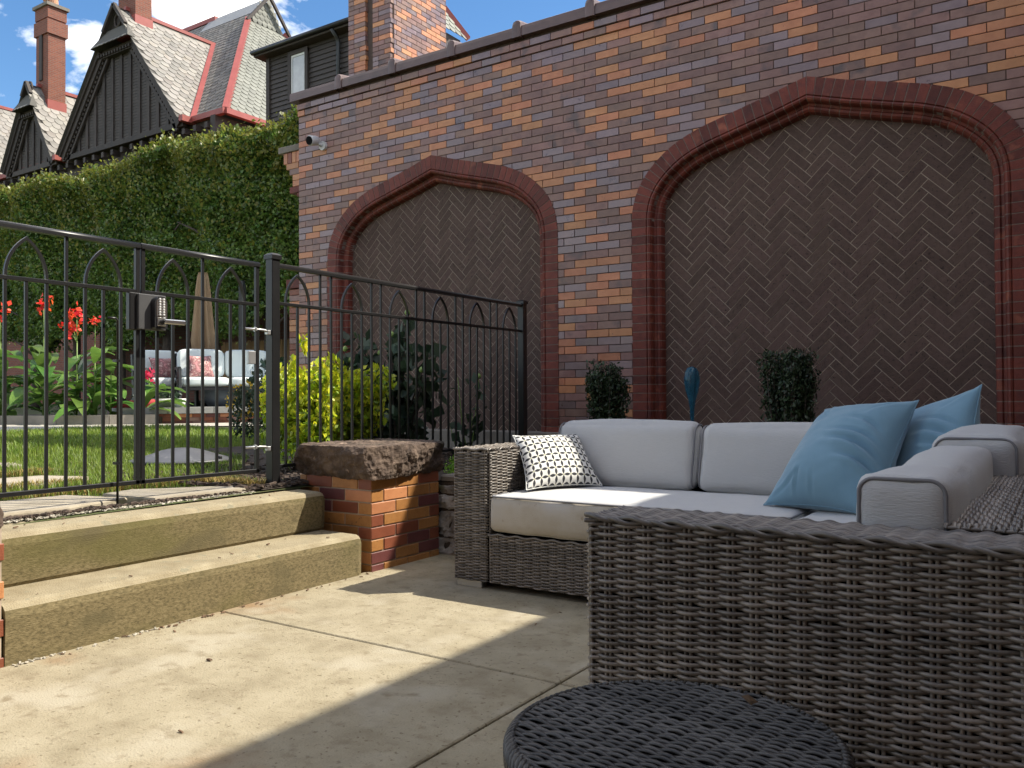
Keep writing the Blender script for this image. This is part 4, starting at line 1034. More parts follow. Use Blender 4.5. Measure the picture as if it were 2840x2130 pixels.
def pillow(name, BL, BRc, TR, TL, thick, mat, label, cat, group=None, seed=0, wr=0.006, n=34, uv=True, pinch=0.10, face=None, folds=()):
    BL, BRc, TR, TL = [np.array(a, float) for a in (BL, BRc, TR, TL)]
    nrm = np.cross(BRc-BL, TL-BL); nrm /= np.linalg.norm(nrm); V = []; F = []; UV = []
    for sd in (1, -1):
        k0 = len(V)
        for i in range(n+1):
            for j in range(n+1):
                u, v = -1+2*i/n, -1+2*j/n
                pu = u*(1-pinch*(1-v*v)*abs(u)**3) if False else u; 
                uu = u*(1-pinch*(1-v*v)*u*u); vv = v*(1-pinch*(1-u*u)*v*v)
                a, b_ = (uu+1)/2, (vv+1)/2
                base = BL*(1-a)*(1-b_)+BRc*a*(1-b_)+TR*a*b_+TL*(1-a)*b_
                t = max(0, (1-u**2))**0.55*max(0, (1-v**2))**0.55
                V.append(base+nrm*sd*thick*t); UV.append((i/n, j/n))
        for i in range(n):
            for j in range(n):
                q = (k0+i*(n+1)+j, k0+(i+1)*(n+1)+j, k0+(i+1)*(n+1)+j+1, k0+i*(n+1)+j+1); F.append(q if sd > 0 else q[::-1])
    V = np.array(V); m_ = (n+1)*(n+1)
    edge = np.array([max(0, 1-(2*a-1)**8)*max(0, 1-(2*b_-1)**8) for a, b_ in UV])
    sd = np.concatenate([np.ones(m_), -np.ones(m_)])
    V += (vnoise(V, 11, seed)*wr+vnoise(V, 26, seed+3)*wr*.45)[:, None]*nrm*(edge*sd)[:, None]
    for (p, q, wd, dp, ln) in folds:              # soft creases: from p along q (pillow units 0..1)
        p = np.array(p); q = np.array(q); d_ = q-p; L_ = np.linalg.norm(d_); d_ /= L_
        ua = np.array(UV); al = (ua-p)@d_; ac = (ua-p)@np.array([-d_[1], d_[0]])
        ac = ac+0.05*np.sin(al*6)
        V += (1.6*dp*(-np.exp(-(ac/wd)**2)+0.7*np.exp(-((ac-1.9*wd)/(1.3*wd))**2))*np.clip(1-np.abs(al/L_-.5)*1.7, 0, 1)*edge*sd)[:, None]*nrm
    me_o = obj(name, V, F, mat, smooth=True, label=label, cat=cat, group=group)
    lay = me_o.data.uv_layers.new(name='UVMap')
    uvs = [UV[l.vertex_index] for l in me_o.data.loops]
    lay.data.foreach_set('uv', np.array(uvs, dtype=np.float32).ravel())
    import bmesh
    bm = bmesh.new(); bm.from_mesh(me_o.data); bmesh.ops.remove_doubles(bm, verts=bm.verts, dist=1e-4); bm.to_mesh(me_o.data); bm.free()
    # seam welt
    ring = [(u, -1) for u in np.linspace(-1, 1, 21)]+[(1, v) for v in np.linspace(-1, 1, 21)[1:]]+[(u, 1) for u in np.linspace(1, -1, 21)[1:]]+[(-1, v) for v in np.linspace(1, -1, 21)[1:]]
    Q = []
    for (u, v) in ring:
        uu = u*(1-pinch*(1-v*v)*u*u); vv = v*(1-pinch*(1-u*u)*v*v); a, b_ = (uu+1)/2, (vv+1)/2
        Q.append(BL*(1-a)*(1-b_)+BRc*a*(1-b_)+TR*a*b_+TL*(1-a)*b_)
    V2, F2 = tube(Q, 0.0024, 5, False); obj('seam', V2, F2, 'white_paint' if mat == 'petal_fabric' else mat, me_o, smooth=True)
    return me_o
# petal-lattice fabric
def petal_material():
    m = bpy.data.materials.new('petal_fabric'); m.use_nodes = True; nt = m.node_tree; N = nt.nodes; L = nt.links; b = N['Principled BSDF']
    uv = N.new('ShaderNodeUVMap'); sp = N.new('ShaderNodeSeparateXYZ'); L.new(uv.outputs[0], sp.inputs[0])
    def mt(op, a, b_=None, c=None):
        n = N.new('ShaderNodeMath'); n.operation = op
        for i, v in enumerate((a, b_, c)):
            if v is None: continue
            if isinstance(v, (int, float)): n.inputs[i].default_value = v
            else: L.new(v, n.inputs[i])
        return n.outputs[0]
    U = mt('MULTIPLY', sp.outputs['X'], 10.5); Vv = mt('MULTIPLY', sp.outputs['Y'], 8.5)
    def lens(a, c):
        along = mt('MULTIPLY', mt('SUBTRACT', mt('FRACT', a), 0.5), 2.25)            # -1.1..1.1 between nodes
        across = mt('ABSOLUTE', mt('SUBTRACT', mt('FRACT', mt('ADD', c, 0.5)), 0.5))
        lim = mt('MULTIPLY', mt('SUBTRACT', 1.0, mt('POWER', mt('ABSOLUTE', along), 1.7)), 0.185)
        return mt('LESS_THAN', across, lim)
    k = mt('MAXIMUM', lens(U, Vv), lens(Vv, U))
    node_d = mt('ADD', mt('POWER', mt('SUBTRACT', mt('FRACT', mt('ADD', U, .5)), .5), 2), mt('POWER', mt('SUBTRACT', mt('FRACT', mt('ADD', Vv, .5)), .5), 2))
    kn = mt('LESS_THAN', node_d, 0.006)
    mi = N.new('ShaderNodeMix'); mi.data_type = 'RGBA'; L.new(kn, mi.inputs['Factor']); mi.inputs[6].default_value = (0.70, 0.69, 0.65, 1); mi.inputs[7].default_value = (0.55, 0.55, 0.22, 1)
    mi2 = N.new('ShaderNodeMix'); mi2.data_type = 'RGBA'; L.new(k, mi2.inputs['Factor']); L.new(mi.outputs[2], mi2.inputs[6]); mi2.inputs[7].default_value = (0.045, 0.045, 0.05, 1)
    L.new(mi2.outputs[2], b.inputs['Base Color']); b.inputs['Roughness'].default_value = 0.9; b.inputs['Specular IOR Level'].default_value = 0.2
    MT['petal_fabric'] = m
petal_material()
pillow('throw_pillow', (-2.245,3.515,0.482), (-2.020,3.900,0.482), (-2.245,4.055,0.742), (-2.440,3.690,0.742), 0.075, 'petal_fabric', 'white throw pillow printed with black petals against the far arm', 'pillow', 'throw pillows', seed=2, wr=0.005)
pillow('throw_pillow', (-1.085,3.585,0.478), (-0.60,3.42,0.475), (-0.492,3.70,0.925), (-0.905,3.93,0.880), 0.145, 'blue_fabric', 'large blue throw pillow leaning in front at the sofa corner', 'pillow', 'throw pillows', seed=5, wr=0.010, n=56,
       folds=[((1.05,.30),(.45,.52),.022,.016,1),((1.05,.40),(.40,.62),.018,.012,1),((1.05,.22),(.60,.33),.020,.018,1),((1.0,.52),(.52,.70),.016,.008,1),((.0,.0),(.30,.26),.016,.007,1),((.30,-.05),(.24,.26),.013,.008,1),((.45,-.05),(.40,.20),.013,.007,1),((.04,1.0),(.34,.74),.016,.008,1),((.16,1.03),(.36,.80),.013,.006,1),((1.0,1.0),(.72,.74),.014,.006,1)])
pillow('throw_pillow', (-0.70,3.86,0.475), (-0.30,3.50,0.50), (-0.272,3.72,0.985), (-0.60,4.05,0.855), 0.12, 'blue_fabric', 'blue throw pillow standing behind the other blue one', 'pillow', 'throw pillows', seed=9, wr=0.010, n=48,
       folds=[((1.03,.48),(.55,.58),.020,.013,1),((1.03,.58),(.55,.70),.017,.010,1),((1.03,.40),(.62,.44),.018,.012,1),((.5,.2),(.95,.35),.03,.010,1),((1.0,1.0),(.75,.76),.014,.006,1)])

# ================================================================ ROUND BLACK WICKER TABLE
tb = thing('side_table', 'round black wicker side table in front of the near sofa arm', 'table', (-0.491, 1.168, 0))
TC = np.array([-0.491, 1.168]); TR_ = 0.2445; TZ = 0.45
ang = R(-6); Ud = (math.cos(ang), math.sin(ang), 0); Vd = (-math.sin(ang), math.cos(ang), 0)
Oc = np.array([TC[0], TC[1], TZ-.006])-np.array(Ud)*TR_-np.array(Vd)*TR_
def cmask(v):
    d_ = (TR_-.006)**2-(v-TR_)**2; h = math.sqrt(max(0, d_)); return (TR_-h, TR_+h)
weave('top_weave', tb, Oc, Ud, Vd, Z_, 2*TR_, 2*TR_, mat='wicker_black', row=0.0074, rv=0.0048, rn=0.0026, amp=0.0022, stake=0.027, seg=6, sides=6, mask=cmask, back=None, stakes=False, seed=21)
b = B(); b.lathe([(0.02,-.03),(TR_-.002,-.03),(TR_-.002,-.012),(0.02,-.012)], (TC[0],TC[1],TZ), 64); b.obj('top_disc', 'wicker_back', tb)
b = B(); n = 120
for k in range(n):
    a0 = 2*math.pi*k/n; P = []
    for t in np.linspace(0, 1, 7):
        a = a0+t*0.10; ph = math.pi*t; rr = TR_-.010+.013*math.sin(ph*.8)
        P.append((TC[0]+rr*math.cos(a), TC[1]+rr*math.sin(a), TZ-.005-.046*t*t))
    b.tube(P, 0.0052, 5)
b.obj('rim_wrap', 'wicker_black', tb, smooth=True, kind='stuff')
b = B(); b.lathe([(TR_-.03,-.14),(TR_-.012,-.14),(TR_-.012,-.03),(TR_-.03,-.03)], (TC[0],TC[1],TZ), 48); b.obj('apron', 'wicker_black', tb)
for k in range(4):
    a = R(45+90*k+20); x, y = TC[0]+.19*math.cos(a), TC[1]+.19*math.sin(a)
    b = B(); b.tube([(x,y,TZ-.04),(x+.012*math.cos(a),y+.012*math.sin(a),0.0)], 0.016, 10); b.obj('leg', 'wicker_black', tb, smooth=True)
b = B(); b.add(*leaves(np.array([[-0.435,1.345,TZ+.006]]), 0.035, D=(1,-.3,0), tilt=.05, seed=3)[:1], [(0,1,2,3),(0,3,2,4)]); b.obj('dry_leaf', 'leaf_litter', label='small dry leaf lying on the black table', cat='leaf')
# ================================================================ PLANTS BY THE WALL
def plant(name, label, cat, loc, group=None): return thing(name, label, cat, loc, group)
def upright(name, label, cx, cy, z0, z1, rx, ry, n, leaf, seed, mat='yew', nst=14):
    t = plant(name, label, 'shrub', (cx, cy, z0), 'clipped upright shrubs behind the sofa')
    r = np.random.default_rng(seed); C = []; b = B(); st_ = []
    for k in range(nst):
        a = r.uniform(0, 6.28); q = math.sqrt(r.random())*0.85
        bx, by = cx+rx*.55*q*math.cos(a), cy+ry*.55*q*math.sin(a); tx, ty = cx+rx*q*1.05*math.cos(a), cy+ry*q*1.05*math.sin(a)
        top = z1+.03-r.uniform(0, .20)*(1 if k > 4 else .2); st_.append((bx, by, tx, ty, top))
        b.tube([(bx,by,z0),((bx+tx)/2,(by+ty)/2,(z0+top)/2),(tx,ty,top)], [.008,.006,.003], 5)
    b.obj('stems', 'bark', t, smooth=True, kind='stuff')
    for i in range(n):
        bx, by, tx, ty, top = st_[r.integers(nst)]; f = r.random()**.75
        x = bx+(tx-bx)*f; y = by+(ty-by)*f; z = z0+(top-z0)*f; a = r.uniform(0, 6.28); q = r.uniform(.005, .055)
        C.append((x+q*math.cos(a), y+q*math.sin(a), z+r.uniform(-.01,.02)))
    V, F = leaves(np.array(C), r.uniform(.6, 1.25, n)*leaf, D=(0,0,1.1), aspect=2.4, seed=seed, tilt=.9)
    obj('foliage', V, F, mat, t, kind='stuff')
upright('upright_shrub', 'dark clipped shrub in front of the brickwork between the two arches', -2.86, 5.60, 0.44, 1.185, .165, .15, 7500, .034, 31, nst=22)
upright('upright_shrub', 'dark clipped shrub in front of the right herringbone panel', -1.50, 5.55, 0.44, 1.215, .20, .17, 9000, .034, 32, nst=26)
# blue glass watering bulb on a stem
gs = thing('glass_garden_stake', 'teardrop blue glass stake standing between the two dark shrubs', 'garden stake', (-2.12, 5.42, 0.44))
pr = [(0.008,0.0),(0.010,.22),(0.012,.34),(0.016,.42),(0.026,.48),(0.044,.535),(0.0525,.59),(0.054,.625),(0.048,.665),(0.034,.692),(0.012,.704)]
b = B(); b.lathe(pr, (-2.12,5.42,0.44), 24); b.obj('glass_bulb', 'glass_blue', gs, smooth=True)
def leafball(t, blobs, n, leaf, mat, seed, D=(0,0,.8), aspect=1.9, tilt=1.0, shell=0.55, name='foliage', extra=None):
    """leaves spread through a set of ellipsoids, denser near their skin"""
    r = np.random.default_rng(seed); C = []; vol = np.array([b_[3]*b_[4]*b_[5] for b_ in blobs])**.66; vol /= vol.sum()
    ids = r.choice(len(blobs), n, p=vol)
    d = r.normal(size=(n,3)); d /= np.linalg.norm(d, axis=1)[:, None]; q = (shell+(1-shell)*r.random(n))[:, None]
    Bq = np.array(blobs); C = Bq[ids, :3]+d*q*Bq[ids, 3:]
    if extra is not None: C = C[extra(C)]
    V, F = leaves(C, r.uniform(.6, 1.3, len(C))*leaf, D=D, aspect=aspect, seed=seed+1, tilt=tilt)
    return obj(name, V, F, mat, t, kind='stuff')
gb = plant('golden_shrub', 'chartreuse leafy shrub glowing in the sun behind the fence panel', 'shrub', (-4.45, 4.1, 0.45))
r = np.random.default_rng(5); bl = []
for k in range(34):
    x = r.uniform(-4.62,-4.05); y = r.uniform(3.74+max(0,-x-4.2)*.6,4.46); top = 1.19-0.16*abs(y-4.2)+r.uniform(-.06,.05)
    bl.append((x, y, r.uniform(.60, top-.12), r.uniform(.12,.20), r.uniform(.12,.20), r.uniform(.12,.18)))
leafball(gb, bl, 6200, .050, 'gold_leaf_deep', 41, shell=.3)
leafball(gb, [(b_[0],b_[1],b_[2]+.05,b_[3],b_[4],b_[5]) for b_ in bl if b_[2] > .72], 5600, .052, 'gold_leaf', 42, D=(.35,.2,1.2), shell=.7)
b = B()
for k in range(14):
    x, y = r.uniform(-4.5,-4.15), r.uniform(3.85,4.4); b.tube([(x*.5-2.2, y*.6+1.68, .45),(x, y, .95)], [.010,.005], 5)
b.obj('branches', 'bark', gb, smooth=True, kind='stuff')
for (x, y, z) in ((-4.25,3.90,1.36),(-4.25,3.80,1.22),(-4.3,4.2,1.24)):
    leafball(gb, [(x,y,z-.06,.03,.03,.10)], 26, .06, 'gold_leaf', int(z*100), D=(0,0,2), name='tall_shoot')
hy = plant('hibiscus_bush', 'dark big-leaved bush with green buds in the shade before the left arch', 'shrub', (-4.7, 5.3, 0.46))
r = np.random.default_rng(8); b = B(); tips = []
for k in range(24):
    x0, y0 = r.uniform(-4.9,-4.4), r.uniform(4.95,5.4); x1, y1, z1 = x0+r.uniform(-.45,.5), y0+r.uniform(-.3,.4), r.uniform(.85,1.62)
    P = [(x0,y0,.46),((x0+x1)/2+r.uniform(-.04,.04),(y0+y1)/2,(z1+.5)/2),(x1,y1,z1)]; b.tube(P, [.010,.007,.004], 5); tips.append(P)
b.obj('stems', 'bark', hy, smooth=True, kind='stuff')
C = []
for P in tips:
    for q in range(26):
        f = r.uniform(.25, 1.0); p_ = np.array(P[0])*(1-f)+np.array(P[2])*f; C.append(p_+r.normal(0, .07, 3))
V, F = leaves(np.array(C), r.uniform(.08,.17,len(C)), D=(0,-.6,-.2), aspect=1.25, seed=9); obj('foliage', V, F, 'hibiscus', hy, kind='stuff')
for k, P in enumerate(tips[:11]):
    b = B(); x, y, z = P[2]; b.lathe([(.004,0),(.018,.008),(.023,.024),(.015,.04),(.004,.05)], (x,y,z), 8); b.obj('bud', 'bud', hy, smooth=True)
hy2 = plant('hibiscus_bush', 'sparse dark plant with one pale bud beside the end fence post', 'shrub', (-3.98, 5.42, 0.46))
b = B(); tips = []
for k in range(5):
    x1, y1, z1 = -4.02+r.uniform(-.12,.12), 5.42+r.uniform(-.14,.16), r.uniform(.75,1.16); P = [(-4.0,5.42,.45),(x1*.5-2.0,y1*.5+2.7,z1*.6),(x1,y1,z1)]; b.tube(P, [.006,.005,.003], 5); tips.append(P)
b.obj('stems', 'stem', hy2, smooth=True, kind='stuff'); C = []
for P in tips:
    for q in range(9): f = r.uniform(.1, 1.0); C.append(np.array(P[0])*(1-f)+np.array(P[2])*f+r.normal(0,.05,3))
V, F = leaves(np.array(C), r.uniform(.06,.13,len(C)), D=(0,-.6,-.3), aspect=1.3, seed=19); obj('foliage', V, F, 'hibiscus', hy2, kind='stuff')
b = B(); b.lathe([(.004,0),(.016,.008),(.020,.022),(.012,.036),(.003,.045)], tips[0][2], 8); b.obj('bud', 'bud', hy2, smooth=True)
gc = plant('creeping_plant', 'bright green creeping plant on top of the fieldstone wall', 'plant', (-3.1, 4.3, 0.47))
leafball(gc, [(-3.22,4.36,.47,.16,.16,.08),(-3.02,4.3,.47,.14,.12,.06),(-3.35,4.5,.48,.16,.16,.09),(-2.85,4.42,.47,.12,.1,.06)], 2600, .020, 'ground_cover', 51, shell=.5)

# ================================================================ LAWN, PATH, CURB, RAISED TERRACE
def lawn_pts(n, x0, x1, seed, y0=-2.5, y1=9.0):
    r = np.random.default_rng(seed); x = r.uniform(x0, x1, n); y = r.uniform(y0, y1, n)
    def keep(x, y):
        k = np.ones(len(x), bool)
        path_x = np.interp(y, [-3,5.086,6.111,7.023,8.128,10], [-10.5,-10.89,-11.22,-11.09,-10.14,-8.6]); k &= x > path_x+0.02*r.normal(size=len(x))
        k &= ~((x > -4.22)&(x < -3.6)&(y < 3.05)&(y > 1.05)&(x > -4.16-.02*r.normal(size=len(x))))
        k &= ~((x < -4.83)&(x > -5.42)&(y < 2.78)); k &= ~((x < -6.12)&(x > -6.68)&(y > 2.3)&(y < 3.0))
        k &= ~((y > 3.3+0.9*np.clip((-4.2-x), 0, 1.3))&(x > -6.6)&(y > 3.2))
        k &= y < 0.28*(-x)+4.6
        return k
    m_ = keep(x, y); x, y = x[m_], y[m_]
    z = np.where(x < -4, 0.45+0.013*(-x-4), .45)-.012
    return np.stack([x, y, z], 1)
C = lawn_pts(60000, -7.2, -3.75, 61, 0.9, 7); V1, F1 = blades(C, 0.050, 0.0042, 0.7, 1)
obj('lawn_grass', V1, F1, 'grass', kind='stuff', label='short green lawn behind the gate', cat='grass')
C = lawn_pts(46000, -11.6, -7.0, 62, 0.9, 9); V1, F1 = blades(C, 0.058, 0.008, 0.6, 2)
obj('lawn_grass', V1, F1, 'grass', kind='stuff', label='short green lawn farther off toward the path', cat='grass')
r = np.random.default_rng(63); C = []
for k in range(2600):
    y = r.uniform(1.0, 3.4); C.append((-4.24-abs(r.normal(0,.06)), y, .45))
for k in range(1800): C.append((-4.78-r.random()*.08, r.uniform(1.2,2.7), .452))
for k in range(1500): C.append((-5.47-abs(r.normal(0,.08)), r.uniform(1.6,2.9), .462))
for k in range(1200): C.append((r.uniform(-4.3,-3.75), 3.05+abs(r.normal(0,.07)), .452))
V1, F1 = blades(np.array(C), 0.042, 0.005, 1.2, 3); obj('dry_grass', V1, F1, 'grass_dry', kind='stuff', label='tan dry grass fringe around the paving stones', cat='grass')
def strip(name, A_, B__, z, mat, **kw):
    V = [(x, y, z+GZ(x)) for x, y in A_]+[(x, y, z+GZ(x)) for x, y in B__]; n = len(A_)
    return obj(name, V, [(i, i+1, n+i+1, n+i) for i in range(n-1)], mat, kind='structure', **kw)
pathA = [(-10.4,-4),(-10.8,2),(-10.89,5.086),(-11.22,6.111),(-11.09,7.023),(-10.14,8.128),(-8.6,9.6)]
pathB = [(-15,-4),(-14.6,3),(-13.3,5.9),(-12.5,6.55),(-11.75,7.55),(-11.1,9.0),(-10.2,10.6)]
strip('path', pathA, pathB, 0.004, 'path')
cb_ = thing('curb', 'low pale concrete curb in front of the canna bed', 'curb', (-12.6, 6.5, .55))
cl_ = [(-15.2,4.6),(-14.2,5.35),(-13.15,6.14),(-12.46,6.60),(-12.0,7.15),(-11.62,7.72)]
for (a, c) in zip(cl_, cl_[1:]):
    dx_, dy_ = c[0]-a[0], c[1]-a[1]; L_ = math.hypot(dx_, dy_); nx, ny = -dy_/L_*.16, dx_/L_*.16; e = .004
    a2 = (a[0]+dx_/L_*e, a[1]+dy_/L_*e); c2 = (c[0]-dx_/L_*e, c[1]-dy_/L_*e)
    if nx > 0: nx, ny = -nx, -ny
    bb = B(); bb.prism([a2, c2, (c2[0]+nx, c2[1]+ny), (a2[0]+nx, a2[1]+ny)], 2, .5, .70); bb.obj('curb_stone', 'curb', cb_)
b = B(); b.prism([(-15.2,4.6),(-13.15,6.2),(-12.46,6.66),(-11.7,7.8),(-13.6,9.8),(-17.5,7)], 2, .4, .66); b.obj('canna_bed', 'soil', kind='structure')
tr = thing('terrace', 'raised bluestone terrace on a brick base beyond the lawn', 'terrace', (-12.6, 9.2, .5))
fe = [(-12.05,7.35),(-10.75,9.75)]; dv = np.array([fe[1][0]-fe[0][0], fe[1][1]-fe[0][1]]); dl = np.linalg.norm(dv); dv /= dl; nv = np.array([-dv[1], dv[0]])
def tp(a, c): q = np.array(fe[0])+dv*a+nv*c; return (q[0], q[1])
b = B(); b.prism([tp(0,.06), tp(dl,.06), tp(dl,4.6), tp(0,4.6)], 2, .40, .70); b.obj('base_core', 'mortar_dark', tr)
rr_ = random.Random(4)
for row in range(3):
    a = -0.1*(row % 2)
    while a < dl:
        a0, a1 = max(a, 0)+.004, min(a+.21, dl)-.004; a += .21
        if a1-a0 < .03: continue
        bb = B(); bb.prism([tp(a0,.045), tp(a1,.045), tp(a1,.1), tp(a0,.1)], 2, .525+row*.059, .579+row*.059); bb.obj('brick', rr_.choice(['brick_red','brick_brown','brick_red','brick_maroon','brick_tan']), tr)
for i in range(4):
    for j in range(5):
        a0, a1 = dl*i/4, dl*(i+1)/4; c0, c1 = -.03+j*.92, -.03+(j+1)*.92
        bb = B(); bb.prism([tp(a0+.005,c0+.005), tp(a1-.005,c0+.005), tp(a1-.005,c1-.005), tp(a0+.005,c1-.005)], 2, .705, .800); bb.obj('paving_slab', 'bluestone', tr)
# dark dome lid on the lawn
lid = thing('fire_pit_lid', 'dark grey domed round lid lying on the grass behind the gate', 'lid', (-5.52, 3.86, GZ(-5.5)))
b = B(); b.lathe([(.36,0),(.365,.014),(.34,.022),(.24,.05),(.14,.085),(.07,.098),(.01,.10)], (-5.52,3.86,GZ(-5.5)-.002+.01), 40); b.obj('dome', 'lid', lid, smooth=True)
for a in (0.3, 2.4, 4.5): b = B(); b.cbox((-5.52+.33*math.cos(a)-.012,3.86+.33*math.sin(a)-.012,GZ(-5.5)+.0),(-5.52+.33*math.cos(a)+.012,3.86+.33*math.sin(a)+.012,GZ(-5.5)+.052),.003); b.obj('vent_tab', 'steel_dark', lid)

# ---------------------------------------------------------------- cannas
def canna(x, y, h, nl, flowers, label, seed):
    r = random.Random(seed); z0 = .64; t = plant('canna_plant', label, 'flower', (x, y, z0), 'cannas behind the curb')
    for s_ in range(nl):
        a = r.uniform(0, 6.28); f = .05+.9*s_/nl; zb = z0+h*.80*f
        L_ = r.uniform(.50,.80); W = L_*r.uniform(.30,.40); el = r.uniform(.5,1.25)
        V = []; F = []; n = 7; dxy = (math.cos(a), math.sin(a)); sd = (-math.sin(a), math.cos(a))
        for i in range(n+1):
            q = i/n; out = L_*q*math.cos(el-q*.9); up = L_*q*math.sin(el-q*.8); wd = W*math.sin(math.pi*min(1, q*.93+.05))**.8*.5
            for s2, fold in ((-1,.18),(0,0),(1,.18)):
                V.append((x+dxy[0]*(out+.02)+sd[0]*wd*s2, y+dxy[1]*(out+.02)+sd[1]*wd*s2, zb+up+wd*fold*abs(s2)*1.6+.012*math.sin(6*q+s2)))
        for i in range(n):
            for j in range(2): F.append((i*3+j, i*3+j+1, i*3+j+4, i*3+j+3))
        obj('leaf', V, F, 'canna_leaf', t, smooth=True)
    b = B(); b.tube([(x,y,z0-.05),(x+.01,y,z0+h*.5),(x+.03,y-.01,z0+h*.92)], [.02,.014,.008], 6); b.obj('stalk', 'stem', t, smooth=True)
    for (fx, fz, fs) in flowers:
        P = []; rg = np.random.default_rng(seed+int(fz*100)); n = 30
        C = np.array([x+.03+fx, y-.02, z0+fz])+rg.normal(0, 1, (n,3))*np.array([.075,.06,.065])*fs
        V, F = leaves(C, rg.uniform(.06,.105,n)*fs, D=(0,0,.6), aspect=1.25, bend=.5, seed=seed); obj('flower', V, F, 'canna_red', t, kind='stuff')
        b = B(); b.tube([(x+.03,y-.01,z0+h*.9),(x+.03+fx*.8,y-.015,z0+fz-.05)], [.008,.005], 5); b.obj('flower_stem', 'stem', t, smooth=True)
canna(-14.45,6.75,1.35,11,[(0,1.72,1.05),(-.16,1.62,.8)], 'red canna cut by the left picture edge', 1)
canna(-13.95,6.55,1.0,11,[], 'low leafy green canna second from the left', 2)
canna(-13.40,6.90,1.40,12,[(0,1.80,1.05)], 'tallest red canna, third from the left', 3)
canna(-13.05,6.72,1.05,10,[], 'leafy canna without flower left of the red flowering pair', 4)
canna(-12.72,7.05,1.30,12,[(0,1.62,1.15),(-.10,1.40,1.1),(-.28,1.45,.7)], 'red canna with the largest flower head near the middle bars', 5)
canna(-12.40,7.15,1.25,9,[(.02,1.50,.6)], 'slim canna with a closing red bud right of the large flower', 6)
canna(-12.30,7.35,0.80,9,[], 'short leafy canna next to the gate meeting stile', 7)
canna(-11.95,7.70,0.45,8,[], 'lowest green canna at the end of the curb', 8)
canna(-13.70,7.4,1.1,9,[], 'dark green canna standing behind the tall red one', 9)
canna(-12.95,7.5,0.95,9,[(.1,.55,.45)], 'canna with small low red bud behind the flowering pair', 10)
# small bed flowers near the terrace
pk = plant('pink_flower', 'pink geranium bloom above the terrace left of the chairs', 'flower', (-12.62, 8.2, .66))
b = B(); b.tube([(-12.62,8.2,.6),(-12.60,8.2,1.28)], .008, 6); b.obj('stem', 'stem', pk, smooth=True)
rg = np.random.default_rng(3); V, F = leaves(np.array([-12.60,8.2,1.33])+rg.normal(0,.055,(30,3)), .085, aspect=1.2, seed=4); obj('petals', V, F, 'pink', pk, kind='stuff')
leafball(pk, [(-12.7,8.25,.85,.35,.3,.28)], 260, .14, 'hibiscus', 71)
yf = plant('yellow_flower_bush', 'yellow flowering bush left of the golden shrub', 'shrub', (-7.35, 5.95, .5))
leafball(yf, [(-7.35,5.95,.78,.20,.22,.32)], 600, .06, 'hibiscus', 72)
leafball(yf, [(-7.35,5.92,.92,.20,.22,.20)], 120, .045, 'yellow', 73, shell=.9, name='blossoms')
wf = plant('white_flower_bush', 'dark green bush with a few white and red blooms right of the loveseat', 'shrub', (-9.2, 8.1, .5))
leafball(wf, [(-9.3,8.1,1.0,.5,.5,.55),(-8.6,8.2,.9,.4,.4,.5)], 900, .13, 'hibiscus', 74)
leafball(wf, [(-9.2,8.0,1.2,.5,.4,.35)], 40, .09, 'white_petal', 75, shell=.95, name='blossoms')
# low pale object heap, pots and folded cloth on the terrace
pt = thing('planter_bowl', 'white shallow planter on the terrace edge', 'planter', tuple(tp(.75,.55))+(.80,)); b = B(); b.lathe([(.24,0),(.27,.14),(.25,.14),(.23,.03)], tuple(tp(.75,.55))+(.80,), 24); b.obj('bowl', 'white_paint', pt, smooth=True)
leafball(pt, [tuple(tp(.75,.55))+(.98,.22,.22,.1)], 90, .1, 'hibiscus', 76)
b = B(); P = [tuple(tp(-.1+.2*k,.42+.03*math.sin(2*k)))+(.862+.012*math.sin(5*k),) for k in range(5)]; b.tube(P, .062, 10); b.obj('rolled_cloth', 'red_cloth', label='rolled red cloth lying on the terrace edge', cat='cloth', smooth=True)
pp = thing('round_pot', 'blue-grey round pot under the loveseat', 'pot', tuple(tp(1.6,1.1))+(.80,)); b = B(); b.lathe([(.16,0),(.24,.10),(.26,.2),(.23,.30),(.2,.32)], tuple(tp(1.6,1.1))+(.80,), 24); b.obj('body', 'bluegrey_pot', pp, smooth=True)

